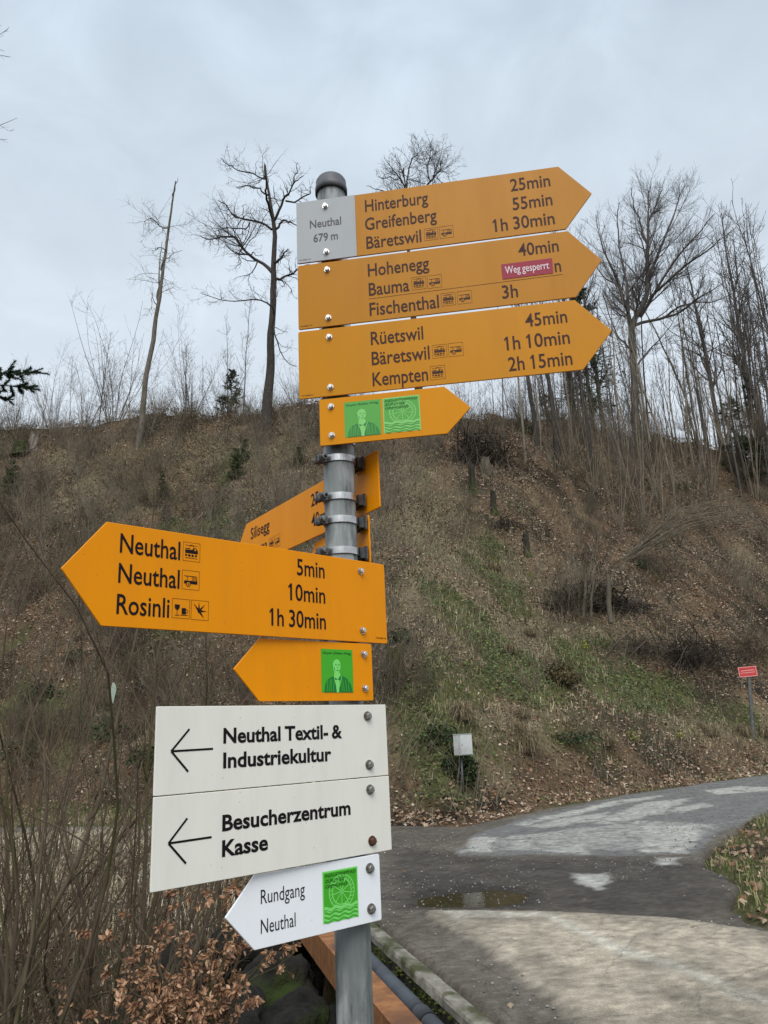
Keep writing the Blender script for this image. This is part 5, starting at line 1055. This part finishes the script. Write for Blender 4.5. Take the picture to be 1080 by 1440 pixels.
nb2 = blades('dry_grass', 'thin dry straw-coloured grass among the scrub', 330000, lambda x, y: land(x, y) * np.clip(sst(.45, .75, vn(x, y, 1.4, 3, 91)) * .7 + .08 + 1.0 * pixblobs(x, y, STRAWS) * sst(.3, .5, vn(x, y, .7, 2, 92)) + 1.0 * (x < -1.5) * (y < 14) * sst(10.0, 12, y), 0, 1) * (y > 5.2) * (1 - .93 * ((x > 1.5) & (y < Yb(x)))), (.12, .38), (.0025, .006), [(.31, .265, .165), (.46, .40, .27), (.21, .175, .11), (.14, .115, .07)], g, droop=.7, lean=.9)
blades('straw_grass', 'pale straw grass in the middle of the slope and along its foot', 200000, lambda x, y: land(x, y) * pixblobs(x, y, STRAWS) * sst(.38, .6, vn(x, y, .9, 3, 93)), (.10, .34), (.003, .0075), [(.58, .50, .33), (.46, .39, .25), (.34, .29, .17), (.26, .25, .12)], g, xr=(-12, 20), yr=(13, 50), droop=.9, lean=1.1)
# ivy and bramble leaves
def leaves(name, label, n, dens, zr, sr, cols, g, xr=(-26, 36), yr=(9, 50)):
    x, y = pos_poly(n, xr, yr, g, dens); n = len(x); z = H(x, y) + g.uniform(*zr, n); s = g.uniform(*sr, n) * (1 + .012 * y); a = g.uniform(0, 6.28, n); nrm = np.stack([g.normal(0, .5, n), g.normal(-.5, .5, n), np.ones(n) * .9], 1); nrm /= np.linalg.norm(nrm, axis=1, keepdims=True)
    u = np.stack([np.cos(a), np.sin(a), 0 * a], 1); u -= (u * nrm).sum(1, keepdims=True) * nrm; u /= np.linalg.norm(u, axis=1, keepdims=True); v = np.cross(nrm, u); c = np.stack([x, y, z], 1); s = s[:, None]
    V = np.stack([c - u * s, c + v * s * .6 + nrm * s * .2, c + u * s, c - v * s * .6 + nrm * s * .2], 1).reshape(-1, 3); cc = np.array(cols)[g.integers(0, len(cols), n)] * g.uniform(.6, 1.3, (n, 1)); o = link(name, npmesh(name, V, np.arange(n * 4).reshape(-1, 4), np.repeat(cc, 4, 0)), VC); tag(o, label, None, kind='stuff'); return n
nl1 = leaves('ground_ivy', 'green ivy and bramble leaves spreading over the foot of the slope', 300000, lambda x, y: land(x, y) * (y > Yb(x)) * np.clip(sst(.2, .7, greenness(x, y)) * sst(.36, .55, vn(x, y, .9, 3, 95)) + .08 * sst(.6, .75, vn(x, y, 1.2, 3, 96)), 0, 1), (.02, .22), (.020, .042), [(.068, .105, .032), (.095, .140, .042), (.145, .195, .06), (.05, .07, .026), (.14, .12, .06)], g, xr=(-11, 22), yr=(13, 42))
# fine dead twigs lying and standing everywhere on the slope
def twigs(name, label, n, dens, lr, g, m, rad=(.003, .007), flat=.5, xr=(-26, 40), yr=(8, 56)):
    x, y = pos_poly(n, xr, yr, g, dens); n = len(x); D = g.normal(size=(n, 3)); D[:, 2] = np.abs(D[:, 2]) * flat + .15; D /= np.linalg.norm(D, axis=1, keepdims=True); L = g.uniform(*lr, n) * (1 + .01 * y); p = np.stack([x, y, H(x, y)], 1); out = [p]
    for k in range(3): D = D + g.normal(size=D.shape) * .22; D /= np.linalg.norm(D, axis=1, keepdims=True); out.append(out[-1] + D * (L / 3)[:, None])
    P = np.stack(out, 1); Rr = (g.uniform(*rad, n) * (1 + .015 * y))[:, None] * np.linspace(1, .4, 4)[None]; mb = MB(); mb.tube(P, Rr, 3); o = link(name, mb.mesh(name), m); tag(o, label, None, kind='stuff'); return n
dt = lambda x, y: land(x, y) * (y > Yb(x) + .5) * np.clip(1.1 - greenness(x, y) * .9, .15, 1)
nt1 = twigs('dead_twigs', 'fine grey-brown dead twigs standing and lying among the leaves of the slope', 58000, dt, (.3, 1.0), g, BK_TWIG)
nt2 = twigs('bramble_canes', 'thin pale canes and stalks among the leaves of the slope', 56000, lambda x, y: dt(x, y) * (.5 + .5 * (x < 2)), (.4, 1.4), g, BK_LIT, flat=2.2)
print('COUNTS', NLEAF, nb1, nb2, nl1, nt1, nt2)

# straw-coloured grass tufts one can tell apart
def tuft(g, n=420, w=.20, h=.30):
    a = g.uniform(0, 6.28, n); off = g.normal(0, .06, (n, 2)); d = np.stack([np.cos(a), np.sin(a) - .35, 0 * a], 1); s = np.stack([-np.sin(a), np.cos(a), 0 * a], 1); q = g.random(n)[:, None]; r = d * q * .06 + np.concatenate([off, 0 * off[:, :1]], 1); hh = g.uniform(.25, 1.15, n)[:, None] * h; up_ = np.array([[0, 0, 1.0]]); w = w * g.uniform(.4, 1.3, (n, 1)); j = g.normal(0, .02, (n, 3))
    p0 = r; p1 = r + d * w * .4 * (.2 + q) + up_ * hh * .8; p2 = r + d * w * .9 * (.4 + q) + up_ * hh * .8 + j; p3 = r + d * w * 1.35 * (.4 + q) + up_ * hh * g.uniform(-.2, .7, (n, 1)) + j * 2; wd = .0035
    V = np.stack([p0 - s * wd, p0 + s * wd, p1 + s * wd, p1 - s * wd, p2 + s * wd * .8, p2 - s * wd * .8, p3], 1).reshape(-1, 3); i = np.arange(n)[:, None] * 7; cc = np.array([[.30, .24, .15], [.44, .37, .25], [.20, .155, .09], [.14, .105, .06]])[g.integers(0, 4, n)] * g.uniform(.8, 1.15, (n, 1))
    return npmesh('tuft', V, [i + np.array([[0, 1, 2, 3]]), i + np.array([[3, 2, 4, 5]]), i + np.array([[5, 4, 6]])], np.repeat(cc, 7, 0))
TU = [tuft(g) for _ in range(3)]
for i, (px_, py_, s_, lab) in enumerate(((652, 1009, 1.5, 'wide straw-coloured grass tuft above the grey cabinet'), (728, 1030, 1.1, 'round dry grass tuft right of the grey cabinet, upper one'), (738, 1054, 1.6, 'broad drooping dry grass tuft right of the grey cabinet, lower one'), (1000, 1030, 1.5, 'straw-coloured grass tuft left of the red sign post'), (1046, 1030, 1.4, 'dry upright grass tuft at the foot of the red sign post'), (1078, 1032, 1.4, 'dry grass tuft at the right edge beside the red sign post'), (735, 1005, .9, 'small pale dry tuft above the two right of the cabinet'), (850, 1045, 1.3, 'dry hanging tuft on the bank in the middle above the road'), (812, 872, 1.0, 'pale tuft at the foot of the staked brush heap'), (668, 1045, .7, 'pale tuft touching the right side of the grey cabinet'), (720, 915, 1.1, 'pale dry tuft in the green tongue of the slope'), (700, 800, 1.2, 'pale dry tuft high in the green tongue of the slope'), (745, 890, 1.0, 'pale tuft between the green tongue and the staked heap'), (925, 880, 1.3, 'reddish dry tuft right of the staked brush heap'))):
    place_one(TU[i % 3], VCG, 'grass_tuft', lab, 'grass tuft', hit(px_, py_ + 4), s_, i * 1.1)
# yellow-green flowering bits
# ------------------------------------------------------------------ grey cabinet on a post, with ivy behind
CB = hit(646, 1103); cabY = CB[1] - .25; sc = cabY / (FPX * .97)
cb = empty('meter_cabinet', (CB[0], cabY, CB[2] - .1)); tag(cb, 'small light grey metal cabinet on a thin post at the foot of the slope', 'cabinet')
top_ = at(651, 1033, cabY); bot = at(651, 1062, cabY); wC = 24 * sc; cz = (top_[2] + bot[2]) / 2 - cb.location.z; hC = top_[2] - bot[2]
GREY = noisy('pale_grey_cabinet_paint', (.50, .52, .51), (.62, .63, .61), 8, .45, 0, 4, c2=(.44, .45, .43))
bm = bmesh.new(); box(bm, (0, 0, 0), (wC * .82, wC * .62, hC)); bmesh.ops.bevel(bm, geom=bm.edges[:], offset=.006, segments=2, affect='EDGES'); o = link('housing', bmmesh('housing', bm), GREY, cb); o.rotation_euler = (0, 0, R(33)); cx_ = at(651, 1048, cabY)[0] - cb.location.x; o.location = (cx_, 0, cz)
bm = bmesh.new(); box(bm, (0, 0, 0), (wC * .76, .012, hC * .92)); bmesh.ops.bevel(bm, geom=bm.edges[:], offset=.003, segments=1, affect='EDGES'); d_ = link('door', bmmesh('door', bm), GREY, cb); rm_ = Matrix.Rotation(R(33), 4, 'Z'); v_ = rm_ @ Vector((0, -wC * .31 - .005, 0)); d_.location = (cx_ + v_.x, v_.y, cz); d_.rotation_euler = (0, 0, R(33))
bm = bmesh.new(); cyl(bm, (-wC * .32, -.010, 0), .009, .012, 12, Matrix.Rotation(R(90), 4, 'X')); l_ = link('lock', bmmesh('lock', bm), DSTEEL, d_)
bm = bmesh.new(); box(bm, (0, 0, 0), (wC * .86, wC * .66, .012)); o = link('lid', bmmesh('lid', bm), GREY, cb); o.location = (cx_, 0, cz + hC / 2 + .0065); o.rotation_euler = (0, 0, R(33))
bm = bmesh.new(); cyl(bm, (cx_ - .05, .02, (cz - hC / 2) / 2 - .15), .022, cz - hC / 2 + .3, 12); link('post', bmmesh('post', bm, True), DSTEEL, cb)
def leafbush(label, c, rad, n, cols, g, name='ivy_bush', cat='bush', s=(.03, .055), stems=10):
    root = empty(name, tuple(c)); tag(root, label, cat); d = g.normal(size=(n, 3)); d /= np.linalg.norm(d, axis=1, keepdims=True); rr_ = g.random(n) ** .4; p = d * rr_[:, None] * np.array(rad); p *= (1 + .5 * (vn(d[:, 0] * 2 + 5, d[:, 2] * 2 + 5, .5, 2, 3) - .5))[:, None]; p[:, 2] = np.abs(p[:, 2]) 
    nrm = d + g.normal(size=(n, 3)) * .6; nrm /= np.linalg.norm(nrm, axis=1, keepdims=True); u = np.cross(nrm, g.normal(size=(n, 3))); u /= np.linalg.norm(u, axis=1, keepdims=True); v = np.cross(nrm, u); q = g.uniform(*s, n)[:, None]
    V = np.stack([p - u * q, p + v * q * .6, p + u * q, p - v * q * .6], 1).reshape(-1, 3); cc = np.array(cols)[g.integers(0, len(cols), n)] * g.uniform(.6, 1.4, (n, 1)); link('foliage', npmesh('foliage', V, np.arange(n * 4).reshape(-1, 4), np.repeat(cc, 4, 0)), VC, root)
    e3 = d[:stems] * np.array(rad) * .95; e3[:, 2] = np.abs(e3[:, 2]); P = np.array([resample([[0, 0, -.1], e_ * .5 + [0, 0, .1], e_], 5, 1, 1, .03, g)[0] for e_ in e3]); mb = MB(); mb.tube(P, np.full((stems, 5), .008), 4); link('stems', mb.mesh('stems'), BK_STEM, root); return root
dg = [(.020, .040, .014), (.035, .06, .02), (.015, .03, .012), (.06, .065, .015)]
leafbush('dark ivy-clad bush behind and below the grey cabinet', (CB[0] + .02, cabY + .42, CB[2] - .05), (.42, .3, .85), 1500, dg, g)
leafbush('dark evergreen bramble clump on the bank in the middle above the road', hit(800, 1044), (1.0, .5, .28), 700, [(.03, .055, .02), (.05, .08, .03), (.08, .06, .035)], g, 'bramble_clump', 'bush')
leafbush('rounded brown mossy mound with dry twigs on the middle of the lower slope', hit(785, 962), (.75, .5, .55), 1300, [(.09, .075, .03), (.13, .10, .05), (.07, .06, .02)], g, 'mossy_mound', 'bush')
DG2 = [(.030, .050, .018), (.045, .070, .024), (.022, .036, .014), (.075, .070, .03)]
def leafproto(n, rad, cols, g, s_=(.03, .055)):
    d = g.normal(size=(n, 3)); d /= np.linalg.norm(d, axis=1, keepdims=True); p = d * (g.random(n) ** .4)[:, None] * np.array(rad); p[:, 2] = np.abs(p[:, 2]); nrm = d + g.normal(size=(n, 3)) * .7; nrm /= np.linalg.norm(nrm, axis=1, keepdims=True); u = np.cross(nrm, g.normal(size=(n, 3))); u /= np.linalg.norm(u, axis=1, keepdims=True); v = np.cross(nrm, u); q = g.uniform(*s_, n)[:, None]
    V = np.stack([p - u * q, p + v * q * .6, p + u * q, p - v * q * .6], 1).reshape(-1, 3); cc = np.array(cols)[g.integers(0, len(cols), n)] * g.uniform(.6, 1.4, (n, 1)); return npmesh('bramble', V, np.arange(n * 4).reshape(-1, 4), np.repeat(cc, 4, 0))
BR = [leafproto(420, (g.uniform(.4, .8), g.uniform(.3, .5), g.uniform(.25, .5)), DG2, g) for _ in range(4)]
for i, (px_, py_, s_, lab) in enumerate(((620, 1045, 1.0, 'dark bramble clump between the signpost and the grey cabinet'), (560, 905, 1.1, 'dark bramble clump right of the lower yellow arrow sign'), (60, 985, 1.6, 'dark green clump in the scrub at far left'), (150, 1040, 1.5, 'dark green clump behind the bare stems at left'), (30, 1070, 1.5, 'dark clump above the lawn at the left edge'), (200, 1075, 1.3, 'dark green clump just left of the white boards'), (110, 930, 1.3, 'dark clump halfway up behind the bare stems'), (960, 690, 1.4, 'dark clump above the bent pale branches'), (905, 800, 1.1, 'dark green clump at the root of the bent pale branches'), (740, 610, 1.6, 'dark olive clump just under the ridge in the middle'))):
    place_one(BR[i % 4], VC, 'bramble_clump', lab, 'bush', hit(px_, py_), s_, i * 1.7)
for i, (px_, py_) in enumerate(((888, 1040), (745, 812), (822, 912), (955, 1040))):
    leafbush(['yellow-green leafy shoot on the bank above the road', 'bright yellow-green little plant high on the slope', 'yellow-leaved sprig in front of the long branch heap', 'yellow-green shoot right of its neighbour on the bank'][i], hit(px_, py_), (.22, .2, .3), 90, [(.28, .30, .04), (.36, .36, .06), (.2, .25, .05)], g, 'yellow_green_plant', 'plant', (.02, .04), 5)

# ------------------------------------------------------------------ small red sign on a post
DGREY = noisy('weathered_grey_post', (.07, .07, .068), (.17, .17, .16), 12, .7, .1, 5)
RB = hit(1058, 1036); Yr = RB[1]; sc = Yr / (FPX * .97); rs = empty('red_sign', tuple(RB)); tag(rs, 'small red rectangular sign with pale border on a leaning grey post at the roadside', 'sign')
p0 = RB + ZD * .3; p1 = at(1052, 940, Yr); P, Rr = resample([p0, p1], 6, 4.2 * sc * .62, 4.2 * sc * .5); mb = MB(); mb.tube(P[None] - RB, Rr[None], 14); link('post', mb.mesh('post', True), DGREY, rs)
REDM = noisy('red_sign_paint', (.50, .035, .040), (.62, .06, .06), 6, .4, 0, 4); PINK = mat('pale_sign_print', (.70, .34, .32), .5)
c = at(1051.5, 944.5, Yr - .06) - RB; w_, hh_ = 23.5 * sc, 13.5 * sc
pn = empty('sign_panel', tuple(c), R(-10), rs); pn.rotation_euler = (0, R(-2), R(-8))
plate('plate', round_poly([(-w_ / 2, -hh_ / 2), (w_ / 2, -hh_ / 2), (w_ / 2, hh_ / 2), (-w_ / 2, hh_ / 2)], [.01] * 4), 0, .01, REDM, pn)
p = Print(); p.frame(-w_ / 2 + .006, -hh_ / 2 + .006, w_ / 2 - .006, hh_ / 2 - .006, .022, 0, -.003); p.line((-w_ * .36, hh_ * .10), (w_ * .36, hh_ * .13), .028, 0, -.004); p.line((-w_ * .40, -hh_ * .10), (w_ * .38, -hh_ * .08), .022, 0, -.004); p.build('print', [PINK], pn)

# ------------------------------------------------------------------ foreground at left: bare hazel-like shrubs, beech bush with brown leaves, mossy rocks
g = np.random.default_rng(71)
BK_FORE = bark('olive_grey_stem_bark', (.062, .045, .030), (.165, .120, .078), 9, c2=(.075, .065, .032))
def big_shrub(label, bx, by, n, hr, g, spread, m=BK_STEM, r=.013, lean=(0, 0), nb=5, K=12, base_w=.25):
    z0 = float(H(bx, by)); root = empty('bare_shrub', (bx, by, z0)); tag(root, label, 'shrub'); a = g.uniform(0, 6.28, n); s = g.random(n) ** .7; D = np.stack([np.cos(a) * s * spread + lean[0], np.sin(a) * s * spread * .6 + lean[1], np.ones(n)], 1); D /= np.linalg.norm(D, axis=1, keepdims=True)
    out = [np.stack([np.cos(a) * s * base_w, np.sin(a) * s * base_w, np.full(n, -.15)], 1)]; L = g.uniform(*hr, n)
    for k in range(K - 1): D = D + g.normal(size=D.shape) * .125 + np.array([0, 0, .03]); D /= np.linalg.norm(D, axis=1, keepdims=True); out.append(out[-1] + D * (L / (K - 1))[:, None])
    P = np.stack(out, 1); Rr = (r * (.35 + 1.3 * g.random(n) ** 1.8))[:, None] * np.linspace(1, .15, K)[None]; mb = MB(); mb.tube(P, Rr, 7); link('main_stems', mb.mesh('main_stems', True), m, root)
    mb = MB(); q, rq = grow(P, Rr, int(n * nb * 1.35), g, t=(.08, .97), ang=(20, 60), ln=(.12, .36), N_=7, gn=.12, upb=.05, rr=.5, rmin=.0024); mb.tube(q, rq, 4); q2, r2 = grow(q, rq, n * nb * 4, g, t=(.1, 1), ang=(20, 65), ln=(.25, .8), N_=4, gn=.14, upb=.03, rr=.6, rmin=.0018); mb.tube(q2, r2, 3); link('twigs', mb.mesh('twigs'), m, root)['kind'] = 'stuff'; return root
for lab, px_, Y, n, hr, sp, ln_ in (('many-stemmed bare shrub in the left foreground, its stems leaning right across the lawn', 95, 6.2, 22, (3.0, 5.6), .34, (.10, 0)), ('bare shrub at the left picture edge with crossing thin stems', 5, 5.6, 16, (3.0, 5.6), .42, (.02, 0)),
    ('bare shrub rising just left of the white boards', 170, 6.6, 18, (2.4, 4.4), .38, (.12, .0)), ('bare shrub farther back in the left scrub, behind the front ones', 40, 8.5, 15, (3.4, 6.4), .4, (.05, 0)), ('slender bare shrub behind the white boards', 235, 8.0, 11, (2.8, 4.8), .42, (.0, 0)), ('bare shrub of thin stems behind the lower yellow arrow sign', 310, 9.0, 10, (3.0, 5.2), .40, (-.02, 0))):
    B = at(px_, 1300, Y); big_shrub(lab, B[0], B[1], n, hr, g, sp, (BK_FORE, BK_FORE, BK_FORE, BK_STEM, BK_FORE, BK_STEM)[int(px_) % 6], .0185, ln_)
BK_RED = bark('reddish_brown_stem_bark', (.070, .046, .034), (.175, .115, .082), 9)
for lab, px_, Y, n, hr, sp, ln_ in (('tall reddish-brown thicket shrub at far left, its twigs reaching the long arrow sign', 15, 9.5, 18, (4.0, 6.6), .46, (.08, 0)),):
    B = at(px_, 1250, Y); big_shrub(lab, B[0], B[1], n, hr, g, sp, BK_RED, .012, ln_, nb=7)
# the pale green strip caught among the stems
sb = at(150, 1400, 6.3); sb[2] = float(H(sb[0], sb[1])); P, Rr = resample([sb + ZD * .1, at(140, 1200, 6.3), at(166, 1050, 6.32), at(157, 950, 6.3), at(170, 850, 6.3), at(164, 770, 6.3)], 16, .011, .003, .012, g); q, rq = grow(P[None], Rr[None], 14, g, t=(.3, .95), ang=(25, 60), ln=(.12, .28), N_=6, gn=.14, upb=.04, rr=.5, rmin=.002); mb = MB(); mb.tube(P[None] - sb, Rr[None], 6); mb.tube(q - sb, rq, 4)
o = link('hazel_sapling', mb.mesh('hazel_sapling', True), BK_STEM); o.location = tuple(sb); tag(o, 'single bare sapling holding the pale green strip at left', 'sapling')
s0 = at(159, 960, 6.295); V = []; 
for i in range(7): w2 = [.006, .016, .019, .017, .013, .008, .002][i]; cz_ = s0 + np.array([.004 * math.sin(i), .004 * i, -.026 * i]); V += [cz_ + [-w2, 0, 0], cz_ + [w2, .008, 0], cz_ + [w2, .010, 0], cz_ + [-w2, .002, 0]]
F = [(i * 4 + k, i * 4 + (k + 1) % 4, i * 4 + 4 + (k + 1) % 4, i * 4 + 4 + k) for i in range(6) for k in range(4)]; o = link('plastic_strip', npmesh('plastic_strip', np.array(V) - s0, np.array(F)), noisy('pale_green_plastic', (.34, .44, .34), (.46, .55, .44), 20, .5)); o.location = tuple(s0); tag(o, 'pale green plastic strip caught in the bare stems at left', 'plastic strip')
# beech bush keeping its dry copper leaves
def beech(label, anchor, tips, g, Yv, nl=2600, s=(.011, .023)):
    root = empty('beech_bush', tuple(anchor)); tag(root, label, 'bush'); P = []; 
    for tx, ty, dy in tips: e2 = at(tx, ty, Yv + dy); P.append(resample([anchor + ZD * .1, (anchor + e2) / 2 + np.array([0, 0, .12]), e2], 10, 1, 1, .018, g)[0])
    P = np.array(P) - anchor; Rr = np.full(P.shape[:2], .008) * np.linspace(1, .3, 10); mb = MB(); mb.tube(P, Rr, 5); q, rq = grow(P, Rr, len(P) * 9, g, t=(.3, 1), ang=(25, 65), ln=(.15, .35), N_=6, gn=.14, upb=-.02, rr=.55, rmin=.0017, taperlen=.5); mb.tube(q, rq, 4); q2, r2 = grow(q, rq, len(P) * 32, g, t=(.1, 1), ang=(25, 65), ln=(.25, .5), N_=4, gn=.14, upb=-.03, rr=.6, rmin=.0012); mb.tube(q2, r2, 3); link('twigs', mb.mesh('twigs'), BK_STEM, root)['kind'] = 'stuff'
    k = g.integers(0, len(q2), nl); x = g.uniform(.2, 1, nl) * 3; i0 = np.minimum(x.astype(int), 2); f = (x - i0)[:, None]; c = q2[k, i0] * (1 - f) + q2[k, i0 + 1] * f; T = q2[k, i0 + 1] - q2[k, i0]; T /= np.linalg.norm(T, axis=1, keepdims=True) + 1e-9
    u = T * .5 + g.normal(size=(nl, 3)) * .5 + np.array([0, 0, -.45]); u /= np.linalg.norm(u, axis=1, keepdims=True); v = np.cross(u, g.normal(size=(nl, 3))); v /= np.linalg.norm(v, axis=1, keepdims=True); w = np.cross(u, v); L = g.uniform(*s, nl)[:, None]
    # leaf: 6-gon folded along its midrib
    pts = [c, c + u * L * .7 + v * L * .52 + w * L * .25, c + u * L * 1.5 + v * L * .42 + w * L * .2, c + u * L * 2.1, c + u * L * 1.5 - v * L * .42 + w * L * .2, c + u * L * .7 - v * L * .52 + w * L * .25]
    V = np.stack(pts, 1).reshape(-1, 3); i = np.arange(nl)[:, None] * 6; cc = np.array([[.34, .180, .095], [.44, .255, .145], [.23, .115, .062], [.54, .35, .22], [.14, .070, .042]])[g.choice(5, nl, p=[.32, .25, .22, .1, .11])] * g.uniform(.8, 1.15, (nl, 1))
    link('foliage', npmesh('foliage', V, [i + np.array([[0, 1, 2, 3]]), i + np.array([[0, 3, 4, 5]])], np.repeat(cc, 6, 0)), VC, root)
A_ = at(270, 1520, 5.3); tips = [(155, 1330, .3), (190, 1290, .2), (230, 1262, .3), (285, 1250, .1), (325, 1268, .0), (345, 1300, .2), (390, 1325, -.1), (408, 1345, 0), (170, 1375, 0), (215, 1340, -.2), (260, 1320, .1), (300, 1340, -.2), (250, 1400, -.3), (200, 1410, .1), (330, 1375, -.1), (290, 1410, -.2), (360, 1360, .3), (140, 1300, .5), (320, 1420, .1), (180, 1430, -.2), (300, 1290, .3), (345, 1265, .4)]
beech('low beech bush with dry copper-brown leaves below the white arrow sign', A_, tips, g, 5.1, 3500)
A_ = at(150, 1560, 5.6); beech('small beech sprig with copper leaves left of the larger leafy bush', A_, [(120, 1395, .1), (100, 1420, .2), (150, 1440, 0), (190, 1370, .2), (75, 1385, .3)], g, 5.4, 380)
# rocks in the gully
ROCK = noisy('mossy_rock', (.006, .0055, .0045), (.028, .025, .020), 5, .95, 0, 8, .9, 25, None, .35, .7, c2=(.030, .045, .007), bdist=.03)
for i, (px_, py_, Y, s_) in enumerate(((395, 1395, 7.6, (.36, .3, .30)), (415, 1450, 7.0, (.40, .3, .24)), (330, 1440, 6.9, (.40, .3, .25)), (360, 1335, 8.6, (.5, .35, .3)), (250, 1370, 8.0, (.4, .3, .25)), (425, 1372, 9.0, (.4, .3, .5)), (200, 1450, 7.2, (.3, .3, .2)), (450, 1500, 7.0, (.4, .3, .4)))):
    bm = bmesh.new(); bmesh.ops.create_icosphere(bm, subdivisions=4, radius=1)
    for v_ in bm.verts:
        q = mnoise.noise(v_.co * 1.3 + Vector((i * 7, 0, 0))) * .38 + mnoise.noise(v_.co * 4 + Vector((i * 3, 5, 0))) * .13 + mnoise.noise(v_.co * 11) * .04; v_.co *= (1 + q); v_.co.x *= s_[0]; v_.co.y *= s_[1]; v_.co.z *= s_[2]
    o = link('rock', bmmesh('rock', bm, True), ROCK); c = at(px_, py_, Y); o.location = tuple(c); o.rotation_euler = (0, 0, i); tag(o, ['green mossy rock in the gully just left of the post foot', 'dark rock below the green mossy one, left of the post', 'dark rock under the copper-leaved bush', 'rock behind the tip of the white arrow sign', 'rock half hidden among the copper leaves', 'dark rock beside the rust-brown beam', 'low rock at the bottom left under the leafy bush', 'dark rock at the bottom edge beside the post'][i], 'rock')
blades('pale_dry_grass', 'pale dead grass on the bank between the lawn and the bare stems at left', 26000, lambda x, y: (x < wallx(y) - .8) * sst(9.6, 10.8, y) * (y < 15.6) * land(x, y) * sst(.25, .5, vn(x, y, .8, 3, 99)), (.12, .36), (.003, .007), [(.62, .53, .38), (.48, .40, .27), (.33, .26, .17), (.70, .63, .48)], g, xr=(-10, -.5), yr=(9.5, 15.8), droop=.8, lean=1.1)
# dead stalks in the gully
twigs('gully_stalks', 'pale dead stalks and grass stems filling the gully in front of the lawn', 9000, lambda x, y: (x < wallx(y) - .45) * (y > 5) * (y < 14.5) * 1.0, (.3, .8), g, BK_LIT, (.002, .005), 1.0, (-9, 0), (5, 14.5))
